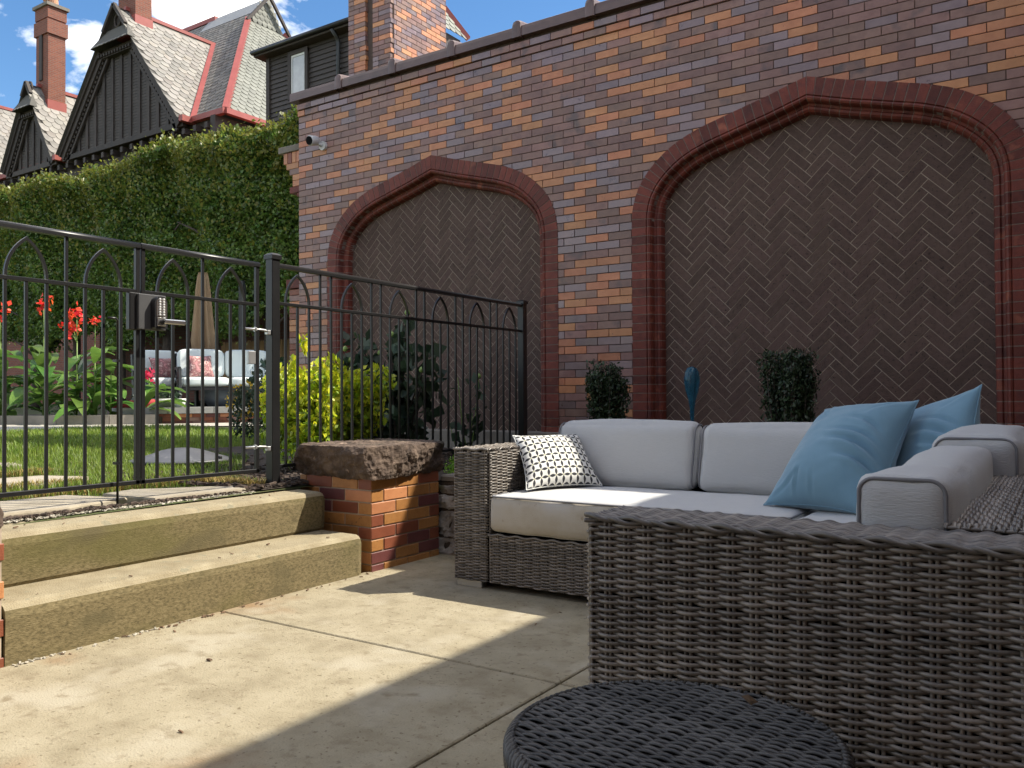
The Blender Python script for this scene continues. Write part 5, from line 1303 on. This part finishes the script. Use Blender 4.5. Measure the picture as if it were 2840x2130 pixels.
# ---------------------------------------------------------------- terrace furniture (metal frames, X-panelled arms)
def rotp(c, yaw):
    ca, sa = math.cos(yaw), math.sin(yaw)
    return lambda x, y, z: (c[0]+x*ca-y*sa, c[1]+x*sa+y*ca, c[2]+z)
def frame_bar(name, parent, T_, a, c, s=.022, mat='steel_dark'):
    b = B(); b.tube([T_(*a), T_(*c)], s*1.2, 4); return b.obj(name, mat, parent)
def patio_seat(label, cat, c, yaw, wid, ncush, name):
    t = thing(name, label, cat, c); T_ = rotp(c, yaw); hw = wid/2; dp = .78
    for sx in (-1, 1):
        x = sx*hw
        frame_bar('leg', t, T_, (x,-.02,0), (x,-.02,.64), .03); frame_bar('leg', t, T_, (x,dp,0), (x,dp+.12,.92), .03)
        frame_bar('arm_rail', t, T_, (x,-.04,.64), (x,dp+.05,.66), .028); frame_bar('side_rail', t, T_, (x,0,.32), (x,dp,.32))
        frame_bar('cross_bar', t, T_, (x,.02,.33), (x,dp,.63), .018); frame_bar('cross_bar', t, T_, (x,.02,.63), (x,dp,.33), .018)
    frame_bar('front_rail', t, T_, (-hw,0,.30), (hw,0,.30), .028); frame_bar('back_rail', t, T_, (-hw,dp+.12,.90), (hw,dp+.12,.90), .028); frame_bar('back_rail', t, T_, (-hw,dp,.32), (hw,dp,.32), .024)
    for k in range(ncush):
        x0 = -hw+.03+(wid-.06)*k/ncush; x1 = -hw+.03+(wid-.06)*(k+1)/ncush-.01
        for (nm, lo, hi, ln) in (('seat_cushion', (x0,-.03,.34), (x1,dp-.06,.50), 0), ('back_cushion', (x0,dp-.24,.50), (x1,dp-.02,1.0), .18)):
            V, F = cbox((0,0,0), (1,1,1), .12); V = np.array(V); b = B()
            u = np.linspace(-1, 1, 9); VV = []; FF = []
            def warp(p):
                x, y, z = [lo[q]+(hi[q]-lo[q])*p[q] for q in range(3)]; return T_(x, y+(z-.5)*ln, z)
            # puffy box
            for ax in range(3):
                o2 = [q for q in range(3) if q != ax]
                for sd in (0, 1):
                    k0 = len(VV)
                    for i in range(9):
                        for j in range(9):
                            p = [0,0,0]; p[ax] = sd; p[o2[0]] = i/8; p[o2[1]] = j/8
                            d_ = np.array(p)-.5; s3 = np.sum(np.abs(d_*2)**6)**(1/6); d_ = d_/s3*(1+.05*math.sin(9*i/8+k)*0)
                            VV.append(warp(d_+.5))
                    for i in range(8):
                        for j in range(8): FF.append((k0+i*9+j, k0+(i+1)*9+j, k0+(i+1)*9+j+1, k0+i*9+j+1))
            obj(nm, VV, FF, 'pale_cushion', t, smooth=True)
    return t, T_
lc = (-11.75, 9.15, .80); ly = R(68.5-8)
lv, LT = patio_seat('black metal loveseat with X-shaped arms and pale cushions on the terrace', 'loveseat', lc, ly, 1.62, 2, 'loveseat')
chb = (-12.75, 8.75, .80); ch_, CT = patio_seat('black metal armchair partly hidden left of the loveseat', 'armchair', chb, R(75), .78, 1, 'armchair')
pillow('floral_pillow', LT(-.62,.30,.50), LT(-.20,.42,.50), LT(-.24,.60,.88), LT(-.66,.48,.88), .09, 'floral', 'pink floral pillow on the pale loveseat', 'pillow', 'floral pillows', seed=3, n=14)
pillow('floral_pillow', CT(-.25,.30,.50), CT(.2,.30,.50), CT(.2,.50,.86), CT(-.25,.50,.86), .09, 'floral', 'pink floral pillow on the armchair left of the loveseat', 'pillow', 'floral pillows', seed=4, n=14)
# closed tan umbrella
um = thing('patio_umbrella', 'closed tan patio umbrella tied at the waist behind the loveseat', 'umbrella', (-12.90, 9.45, .80)); cx, cy = -12.90, 9.45
b = B(); b.tube([(cx,cy,.8),(cx,cy,3.2)], .03, 10); b.obj('pole', 'bark', um, smooth=True)
b = B(); b.lathe([(.02,0),(.33,0),(.33,.06),(.06,.1)], (cx,cy,.8), 24); b.obj('base', 'steel_dark', um)
V = []; F = []; pr = [(.07,3.20),(.09,3.12),(.105,2.9),(.125,2.6),(.15,2.25),(.175,1.98),(.165,1.84),(.15,1.78),(.18,1.72),(.22,1.56),(.26,1.36),(.28,1.18)]; n = 64
for (rad, z) in pr:
    for i in range(n):
        a = 2*math.pi*i/n; pl_ = rad*(1+.26*math.sin(9*a+z*1.2)*(1 if z < 3.1 else .3)+.10*math.sin(14*a+z*2.2)); V.append((cx+pl_*math.cos(a), cy+pl_*math.sin(a), z+(.10*math.sin(4*a+1) if z < 1.2 else 0)))
for k in range(len(pr)-1):
    for i in range(n): j = (i+1) % n; F.append((k*n+i, k*n+j, (k+1)*n+j, (k+1)*n+i))
F.append(tuple(range(n))); obj('canopy', V, F, 'tan_canvas', um, smooth=True)
b = B(); b.tube([(cx+.17*math.cos(a), cy+.17*math.sin(a), 1.78) for a in np.linspace(0, 6.283, 25)], .022, 6); b.obj('tie_strap', 'tan_canvas', um, smooth=True)
b = B(); b.tube([(-12.45,9.95,.8),(-12.45,9.95,3.0)], .07, 6); b.tube([(-12.45,9.95,3.0),(-12.45,9.95,3.07)], .05, 6); b.obj('dark_post', 'steel_dark', label='dark post standing right of the closed umbrella', cat='post')

# ================================================================ TALL PLEACHED HEDGE
hd = thing('tall_hedge', 'tall clipped green hedge on bare trunks in front of the house', 'hedge', (-17, 11.1, .55))
HY0, HY1 = 10.6, 11.6
r = np.random.default_rng(90)
def htop(x): return 6.12+0.10*np.sin(x*1.1)+0.07*np.sin(x*2.7+1)+0.05*np.sin(x*6.3)
def hbot(x): return 2.30+0.22*np.sin(x*1.9)+0.15*np.sin(x*4.1+2)
def hface(x, z): return HY0+0.16*np.sin(x*1.7+z*.6)+0.10*np.sin(x*3.9+z*2.3)+.07*np.sin(z*5.1+x)
n = 135000; x = r.uniform(-26.5,-10.7,n); f = r.random(n)**.92; zt, zb = htop(x), hbot(x); z = zb+(zt-zb)*f
dpt = r.exponential(.16, n)
y = hface(x, z)+np.minimum(dpt, .9)+0.25*np.maximum(0, (z-zt+.25)/.25)
V, F = leaves(np.stack([x,y,z],1), r.uniform(.055,.11,n), D=(0,-.55,-.35), aspect=1.45, seed=91, tilt=.85)
obj('foliage', V, F, 'hedge_leaf', hd, kind='stuff')
n = 22000; x = r.uniform(-26.5,-10.7,n); y = r.uniform(HY0,HY1,n); z = htop(x)+r.normal(0,.07,n)-.03
V, F = leaves(np.stack([x,y,z],1), r.uniform(.06,.12,n), D=(0,0,.4), aspect=1.45, seed=92); obj('top_foliage', V, F, 'hedge_leaf', hd, kind='stuff')
n = 19000; x = r.uniform(-26.5,-10.7,n); y = HY0+r.uniform(-.1,.9,n)**1.0; z = htop(x)+np.abs(r.normal(0,.10,n))+.0-np.where(r.random(n) < .45, r.exponential(.8, n), 0)
y = np.where(z < htop(x)-.05, hface(x, z)-.05, y)
V, F = leaves(np.stack([x,y,z],1), r.uniform(.05,.11,n), D=(0,-.1,1.0), aspect=1.6, seed=93); obj('young_shoots', V, F, 'hedge_leaf_young', hd, kind='stuff')
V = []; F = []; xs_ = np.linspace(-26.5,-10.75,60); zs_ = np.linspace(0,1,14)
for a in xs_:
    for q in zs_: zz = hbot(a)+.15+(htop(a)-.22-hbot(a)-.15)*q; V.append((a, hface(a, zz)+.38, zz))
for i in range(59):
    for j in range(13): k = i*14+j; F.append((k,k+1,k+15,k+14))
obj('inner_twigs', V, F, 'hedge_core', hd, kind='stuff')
rr_ = random.Random(12)
for k in range(9):
    x = -25.2+1.75*k+rr_.uniform(-.2,.2); b = B()
    b.tube([(x,11.0,.5),(x+.04,11.0,1.8),(x+rr_.uniform(-.1,.1),11.0,3.2),(x,11.0,5.6)], [.11,.09,.075,.03], 8)
    for q in range(5):
        zz = 2.0+.7*q; s_ = rr_.choice((-1,1)); b.tube([(x,11.0,zz),(x+s_*.45,10.85,zz+.35),(x+s_*.9,10.75,zz+.55)], [.035,.025,.01], 5)
    b.obj('trunk', 'bark', hd, smooth=True)
wd = thing('wooden_fence', 'wooden board fence under the hedge behind the loveseat', 'fence', (-13.3, 11.9, .5))
x = -15.6
while x < -10.6:
    b = B(); h = 2.18+rr_.uniform(-.02,.02); b.prism([(x,.5),(x+.135,.5),(x+.135,h-.05),(x+.1,h),(x+.035,h),(x,h-.05)], 1, 11.9, 11.925); b.obj('board', 'cedar', wd); x += .142
b = B(); b.box((-15.6,11.926,.9),(-10.6,11.96,1.0)); b.box((-15.6,11.926,1.8),(-10.6,11.96,1.9)); b.obj('rail', 'cedar', wd)
# ================================================================ THE BIG HOUSE BEHIND
HS = thing('gabled_house', 'dark gabled house with slate roofs, red flashings and tall brick chimneys', 'house', (-25, 19, .5))
YG = 16.0
def hpart(name, b, mats, parent=HS, **kw): return b.obj(name, mats, parent, **kw)
b = B(); b.box((-36,16.45,.3),(-21.6,26,9.15)); main_wall = b.obj('wall', 'red_brickwork', HS)
b = B(); b.box((-21.6,15.2,.3),(-9.5,25.5,8.2)); b.obj('wall', 'red_brickwork', HS)
b = B(); b.box((-21.599,12.6,.3),(-10.2,15.19,5.2)); b.obj('wall', 'shaded_brickwork', HS)
b = B(); b.box((-36.1,16.30,8.95),(-21.45,16.46,9.55)); b.obj('cornice_board', 'dark_wood', HS)
for k in range(26):
    x = -35.8+k*.56; b = B(); b.box((x,16.02,9.18),(x+.14,16.30,9.36)); b.obj('bracket', 'dark_wood', HS)
b = B(); b.box((-21.62,16.1,8.95),(-21.40,26,9.55)); b.obj('cornice_board', 'dark_wood', HS)
# scalloped slates laid on a plane: O + a*A (along eave) + c*Cc (up slope)
def slates(parent, O, A, Cc, la, lc, inside2, mat, wd=0.24, ex=0.185, cnt=None, lim=120, pname='slate', kinds='slates', seed=0):
    O, A, Cc = [np.array(q, float) for q in (O, A, Cc)]; A /= np.linalg.norm(A); Cc /= np.linalg.norm(Cc); Nn = np.cross(A, Cc)
    if Nn[2] < 0 and abs(Nn[2]) > 1e-6: Nn = -Nn
    r = random.Random(seed)
    # one slate: rounded tail
    prof = [(-.48,1.25),(-.48,.42),(-.40,.20),(-.22,.05),(0,0),(.22,.05),(.40,.20),(.48,.42),(.48,1.25)]
    rows = int(lc/ex); n = 0; bb = B()
    for i in range(rows):
        k = 0; a = -wd*(.5 if i % 2 else 0)
        while a < la+wd:
            u, v = a, i*ex; a += wd
            if not inside2(u, v+ex*.5): continue
            j = r.uniform(-.01, .01); V = []
            for (p, q) in prof:
                lift = .022 if q < .6 else -.008
                V.append(O+A*(u+p*wd)+Cc*(v+q*ex*1.35-ex*.2+j)+Nn*(lift+r.uniform(0,.006)))
            V2 = V+[p_-Nn*.016 for p_ in V]; m_ = len(prof)
            F = [tuple(range(m_))]+[(q, q+1, m_+q+1, m_+q) for q in range(m_-1)]
            if n < lim: obj(pname, V2, F, mat, parent)
            else: bb.add(V2, F)
            n += 1
    if bb.n: bb.obj(kinds, mat, parent, kind='stuff')
def tri_in(pts):
    def f(u, v):
        s_ = False
        for i in range(len(pts)):
            a, c = pts[i], pts[(i+1) % len(pts)]
            if (a[1] > v) != (c[1] > v) and u < (c[0]-a[0])*(v-a[1])/(c[1]-a[1])+a[0]: s_ = not s_
        return s_
    return f
def flash(P, wdt=.16, parent=HS, up=(0,0,1), name='flashing'):
    b = B()
    for p, q in zip(P, P[1:]):
        b.tube([p, q], wdt*.5, 4)
    return b.obj(name, 'red_metal', parent)
# main roof: ridge along x, hipped at the right end with a gablet
EZ = 9.65; RY, RZ = 21.3, 16.1
rb = B()
hipT = (-25.24,20.46,15.06); cor = (-21.15,16.3,EZ); ridgeR = (-25.28,RY,RZ); ridgeL = (-34.5,RY,RZ)
rb.add([(-36.5,16.3,EZ), cor, hipT, ridgeR, ridgeL], [(0,1,2,3,4)])
rb.add([cor, (-21.15,26.3,EZ), (-25.24,22.14,15.06), hipT], [(0,1,2,3)])
rb.add([hipT, (-25.24,22.14,15.06), ridgeR], [(0,1,2)])
rb.add([(-36.5,26.3,EZ), (-21.15,26.3,EZ), (-25.24,22.14,15.06), ridgeR, ridgeL], [(0,1,2,3,4)])
roof = rb.obj('roof', 'roof_base', HS)
sl_ = math.hypot(RY-16.3, RZ-EZ); cosr = (RY-16.3)/sl_
slates(roof, (-26.6,16.3,EZ), (1,0,0), (0,RY-16.3,RZ-EZ), 5.6, sl_, tri_in([(3.2,-.2),(5.5,-.2),(1.38,math.hypot(20.46-16.3,15.06-EZ)),(1.25,sl_),(-3.9,sl_),(-3.6,6.2),(.3,4.6)]), 'slate', wd=.28, ex=.23, lim=110, seed=1)
# (left part above the front gable)
slates(roof, (-31.0,16.3,EZ), (1,0,0), (0,RY-16.3,RZ-EZ), 4.5, sl_, tri_in([(.6,5.6),(4.5,5.4),(4.5,sl_),(.6,sl_)]), 'slate', wd=.23, ex=.20, lim=0, seed=2)
sl2 = math.hypot(-25.24+21.15, 15.06-EZ)
slates(roof, (-21.15,16.3,EZ), (0,1,0), (-25.24+21.15,0,15.06-EZ), 9.8, sl2, tri_in([(0.05,-.1),(9.9,-.1),(5.84,sl2),(4.18,sl2)]), 'slate_green', wd=.28, ex=.23, lim=130, pname='slate', seed=3)
slates(roof, (-25.22,20.5,15.06), (0,1,0), (0,0,1), 1.7, 1.05, tri_in([(0,0),(1.66,0),(.83,1.02)]), 'slate_green', wd=.23, ex=.20, lim=20, seed=4)
b = B()
for s_ in (-1, 1):
    p0 = np.array((-25.05, RY+s_*1.05, 14.92)); p1 = np.array((-25.05, RY, RZ+.10)); b.tube([tuple(p0), tuple(p1)], .07, 4)
b.obj('gablet_verge', 'dark_wood', roof)
flash([(-21.12,16.27,EZ+.03),(-23.2,18.38,12.40),hipT], .26, roof); flash([(-25.24,22.16,15.1),(-23.2,24.2,12.4),(-21.15,26.3,EZ)], .2, roof)
flash([(-36,16.2,EZ-.03),(-21.05,16.2,EZ-.03)], .24, roof, name='gutter'); flash([(-21.05,16.2,EZ-.03),(-21.05,26.3,EZ-.03)], .24, roof, name='gutter')
b = B(); b.tube([ridgeL, (-28.2,RY,RZ+.05)], .12, 4); b.obj('ridge_cap', 'red_metal', roof)
b = B(); b.box((-28.2,RY-.45,RZ-.5),(-25.4,RY-.06,RZ+.06)); 
b2 = B(); b2.add([(-28.6,RY-.5,RZ-.60),(-25.35,RY-.5,RZ-.60),(-25.35,RY,RZ+.07),(-28.6,RY,RZ+.07)], [(0,1,2,3)]); b2.obj('ridge_sheet', 'copper_grey', roof)

def gable(x0, hw, zb, zp, ztrunc, yback, nb, label_seed, lim):
    """front gable: ridge along y, board-and-batten face, slate slopes, small slate hood near the peak"""
    g = B(); xl, xr = x0-hw, x0+hw; s_ = (zp-zb)/hw
    y0 = YG
    gp = B()
    gp.add([(xl,y0-.25,zb),(x0,y0-.25,zp),(x0,yback,zp),(xl,y0+.3,zb)], [(0,1,2,3)]); gp.add([(xr,y0-.25,zb),(x0,y0-.25,zp),(x0,yback,zp),(xr,y0+.3,zb)], [(0,1,2,3)])
    rf = gp.obj('gable_roof', 'roof_base', HS)
    # lit right slope with slates
    O = (xr,y0-.25,zb); slope = math.hypot(hw, zp-zb)
    slates(rf, O, (0,1,0), (x0-xr,0,zp-zb), yback-y0+.5, slope, tri_in([(0.02,-.1),(.45,-.1),(yback-y0+.2,slope),(0.02,slope)]), 'slate', wd=.33, ex=.26, lim=lim, seed=label_seed)
    flash([(xr+.03,y0+.3,zb+.05),(x0,yback,zp+.04)], .24, rf); flash([(x0,y0+.2,zp+.05),(x0,yback,zp+.05)], .17, rf, name='ridge_cap')
    flash([(xr+.10,y0-.2,zb-.02),(xr+.10,y0+.4,zb-.02)], .26, rf, name='gutter')
    # recessed face
    zt = ztrunc; wt = hw*(zp-zt)/(zp-zb)
    fw = B(); fw.prism([(xl+.12,zb-.12),(xr-.12,zb-.12),(x0+wt,zt),(x0-wt,zt)], 1, y0+.12, y0+.3); face = fw.obj('gable_wall', 'dark_siding', HS)
    # plank courses between battens
    bb = B()
    k = zb
    while k < zt-.1:
        w2 = hw*(zp-k)/(zp-zb)-.25
        if w2 > .1: bb.box((x0-w2, y0+.105, k), (x0+w2, y0+.119, k+.085))
        k += .1
    bb.obj('siding_courses', 'dark_siding', face, kind='stuff')
    for i in range(nb):
        x = xl+.45+(2*hw-.9)*i/(nb-1); w2 = abs(x-x0); top = min(zt-.30, zp-w2*s_-.42)
        if top-zb < .25: continue
        b = B(); b.box((x-.07,y0+.06,zb-.02),(x+.07,y0+.104,top)); b.obj('batten', 'dark_wood', face)
    b = B(); b.box((xl+.05,y0-.02,zb-.20),(xr-.05,y0+.10,zb-.03)); b.obj('base_board', 'dark_wood', face)
    # raking boards with dentils
    for sd in (-1, 1):
        p0 = np.array((x0+sd*hw, y0-.1, zb)); p1 = np.array((x0+sd*wt, y0-.1, zt)); d = p1-p0; L_ = np.linalg.norm(d); d /= L_; nrm = np.array((-sd*1.0*abs(d[2]), 0, -abs(d[0])))
        for (o1, o2, ya, yb) in ((.0,.13,-.16,-.02),(.14,.30,-.10,.04),(.40,.50,-.02,.06)):
            q = [p0+nrm*o1, p1+nrm*o1, p1+nrm*o2, p0+nrm*o2]
            b = B(); b.prism([(v[0], v[2]) for v in q], 1, y0+ya, y0+yb); b.obj('rake_board', 'dark_wood', face)
        nd = int(L_/.17); b = B()
        for i in range(nd):
            c = p0+d*(i+.5)*L_/nd+nrm*.34; e = d*.045; f_ = nrm*.05; q = [c-e-f_, c+e-f_, c+e+f_, c-e+f_]
            b.prism([(v[0], v[2]) for v in q], 1, y0-.05, y0+.05)
        b.obj('dentils', 'dark_wood', face, kind='stuff')
    b = B(); b.box((x0-wt,y0-.10,zt-.30),(x0+wt,y0+.1,zt-.14)); b.box((x0-wt-.02,y0-.06,zt-.12),(x0+wt+.02,y0+.1,zt-.02)); b.obj('head_board', 'dark_wood', face)
    b = B()
    for i in range(int(2*wt/.16)): b.box((x0-wt+.16*i,y0-.16,zt-.27),(x0-wt+.16*i+.08,y0-.10,zt-.17))
    b.obj('dentils', 'dark_wood', face, kind='stuff')
    # slate hood under the little top gable
    h1 = zt+.55; w1 = hw*(zp-h1)/(zp-zb)
    b = B(); b.add([(x0-wt-.08,y0-.38,zt-.03),(x0+wt+.08,y0-.38,zt-.03),(x0+w1+.05,y0-.1,h1),(x0-w1-.05,y0-.1,h1)], [(0,1,2,3)]); b.add([(x0-wt-.08,y0-.38,zt-.03),(x0-wt-.08,y0-.1,zt-.03),(x0-w1-.05,y0-.1,h1)], [(0,1,2)]); b.add([(x0+wt+.08,y0-.38,zt-.03),(x0+wt+.08,y0-.1,zt-.03),(x0+w1+.05,y0-.1,h1)], [(0,1,2)])
    hood = b.obj('hood', 'roof_base', HS)
    O = np.array((x0-wt-.05,y0-.38,zt-.03)); slates(hood, O, (1,0,0), (0,.45,h1-zt), 2*wt+.1, math.hypot(.45,h1-zt+.03), tri_in([(0,-.1),(2*wt+.1,-.1),(wt+w1,.75),(wt-w1,.75)]), 'slate', wd=.24, ex=.2, lim=24, seed=label_seed+5)
    b = B(); b.prism([(x0-w1,h1),(x0+w1,h1),(x0,zp)], 1, y0-.02, y0+.2); b.obj('peak_panel', 'dark_wood', HS)
    b = B()
    for sd in (-1, 1): b.tube([(x0+sd*(w1+.06),y0-.18,h1-.04),(x0,y0-.18,zp+.05)], .085, 4)
    b.obj('peak_verge', 'dark_wood', HS)
    b = B(); V = [(x0+.16*math.cos(t), y0-.05, h1+.26+.22*math.sin(t)) for t in np.linspace(0,6.283,17)]; b.tube(V, .045, 6); b.obj('carved_wreath', 'dark_wood', HS)
    return face
gable(-26.3, 3.53, 9.62, 14.05, 12.78, 19.75, 13, 21, 150)
gable(-32.0, 1.85, 9.6, 12.65, 11.70, 18.7, 7, 31, 70)
gable(-37.9, 3.2, 9.2, 13.4, 12.2, 19.2, 9, 41, 0)
# chimneys of the house
def chimney(x0, x1, y0, y1, z0, z1, label):
    b = B(); b.box((x0,y0,z0),(x1,y1,z1-.55)); c = b.obj('chimney', 'red_brickwork', HS)
    b = B(); b.box((x0-.06,y0-.06,z1-1.15),(x1+.06,y1+.06,z1-.62)); b.box((x0-.03,y0-.03,z1-.55),(x1+.03,y1+.03,z1-.12)); b.obj('chimney_band', 'red_brickwork', c)
    b = B(); b.box((x0-.10,y0-.10,z1-.119),(x1+.10,y1+.10,z1)); b.obj('chimney_cap', 'ledge', c)
    b = B(); b.box((x0-.03,y0-.03,z0-.3),(x1+.03,y1+.03,z0+.36)); b.obj('chimney_flashing', 'red_metal', c)
    return c
c1 = chimney(-32.34,-31.48,16.35,17.0,11.75,15.75,0)
b = B(); b.box((-32.05,16.30,12.9),(-31.85,16.349,14.6)); b.obj('chimney_slot', 'dark_wood', c1)
for x in (-32.12,-31.7):
    b = B(); b.lathe([(.16,0),(.14,.3),(.18,.32),(.18,.4)], (x,16.68,15.75), 14); b.obj('chimney_pot', 'clay_pot', c1)
c2 = chimney(-26.92,-25.92,16.35,16.95,13.5,17.4,0)
# wing roof glimpsed right of the ornamental chimney
b = B(); b.add([(-12.15,13.8,9.7),(-12.15,16.45,9.7),(-13.6,15.1,12.2),(-13.6,13.8,12.2)], [(0,1,2,3)]); wr_ = b.obj('wing_roof', 'roof_base', HS)
slates(wr_, (-12.15,13.8,9.7), (0,1,0), (-1.45,0,2.5), 2.7, 2.89, tri_in([(0,-.1),(2.65,-.1),(1.3,2.89),(0,2.89)]), 'slate_green', wd=.23, ex=.2, lim=24, seed=51)
flash([(-12.13,16.47,9.73),(-13.6,15.1,12.22)], .16, wr_)
b = B(); b.box((-12.9,13.8,8.2),(-12.25,16.3,9.66)); b.obj('wing_wall', 'dark_siding', wr_)
# ---------------------------------------------------------------- dark clapboard annexe
AN = thing('clapboard_annexe', 'dark clapboard annexe with flat roof and one sash window', 'building', (-14.9, 15, 5))
b = B(); b.box((-16.5,14.03,5.2),(-13.4,17.0,9.42)); b.obj('wall', 'dark_siding', AN)
b = B(); k = 5.2
while k < 9.4:
    b.add([(-16.5,14.029,k+.0),(-13.4,14.029,k+.0),(-13.4,13.995,k),(-16.5,13.995,k),(-16.5,14.02,k+.115),(-13.4,14.02,k+.115)], [(3,2,5,4),(0,1,2,3)]); k += .118
b.obj('clapboards', 'dark_siding', AN, kind='stuff')
b = B(); b.box((-16.56,13.96,5.2),(-16.44,14.1,9.4)); b.obj('corner_board', 'dark_wood', AN)
b = B(); b.cbox((-16.78,13.75,9.42),(-13.2,17.2,9.50),.01); b.obj('roof', 'dark_wood', AN)
b = B(); b.tube([(-16.8,13.72,9.52),(-13.2,13.72,9.52)], .06, 8); b.obj('gutter', 'steel', AN, smooth=True)
b = B(); b.tube([(-14.02,13.72,9.46),(-14.02,13.9,9.30),(-14.02,13.93,9.2),(-14.02,13.93,5.2)], .05, 8); b.obj('downpipe', 'steel', AN, smooth=True)
b = B(); b.box((-15.74,13.93,8.2),(-15.64,14.0,9.34)); b.box((-15.15,13.93,8.2),(-15.05,14.0,9.34)); b.box((-15.74,13.931,9.27),(-15.05,13.99,9.37)); wn = b.obj('window', 'dark_wood', AN)
b = B(); b.box((-15.64,13.955,8.2),(-15.60,13.985,9.27)); b.box((-15.19,13.955,8.2),(-15.15,13.985,9.27)); b.box((-15.60,13.956,9.22),(-15.19,13.984,9.27)); b.obj('sash', 'white_paint', wn)
b = B(); b.box((-15.60,13.97,8.2),(-15.19,13.978,9.22)); b.obj('pane', 'window_glass', wn)
# ---------------------------------------------------------------- ornamental chimney behind the wall
CN = thing('brick_chimney', 'tall multicoloured brick chimney stack with vertical groove rising behind the wall', 'chimney', (-7.86, 9.0, 3))
cx0, cx1, cy0, cy1 = -8.26, -7.47, 8.4, 9.6
b = B(); b.box((cx0+.01,cy0+.05,3),(cx1-.01,cy1-.01,8.2)); b.obj('mortar_core', 'mortar_dark', CN)
rr_ = random.Random(77); rest = B()
for row in range(60):
    z0 = 4.3+row*CH; z1 = z0+CH-.006
    if z0 > 8.1: break
    vis = 5.2 < z0 < 6.9
    segs = []
    for (a, c) in ((cx0, -7.925), (-7.805, cx1)):
        q = a; first = rr_.choice((.11, .2127)) if row % 2 else .11
        while q < c-.01: e = min(c, q+first); first = .2127; segs.append((q, e)); q = e
    for (a, c) in segs:
        if c-a < .02: continue
        bb = B(); bb.cbox((a+.003,cy0,z0),(c-.003,cy0+.06,z1),.002); k = rr_.choices([0,1,2],[.5,.3,.2])[0]
        if vis: bb.obj('brick', BM[k], CN)
        else: rest.add(bb.V, bb.F, k)
    bb = B(); bb.cbox((-7.921,cy0+.06,z0),(-7.809,cy0+.11,z1),.002)
    if vis: bb.obj('groove_brick', 'arch_red', CN)
    q = cy0+.001; first = .11 if row % 2 else .2127
    while q < cy1-.01:
        e = min(cy1, q+first); first = .2127; bb = B(); bb.cbox((cx1-.05,q+.062 if q < cy0+.01 else q+.003,z0),(cx1,e-.003,z1),.002); k = rr_.choices([0,1,2],[.42,.33,.25])[0]
        if vis: bb.obj('brick', BM[k], CN)
        else: rest.add(bb.V, bb.F, k)
        q = e
rest.obj('bricks', BM, CN, kind='stuff')
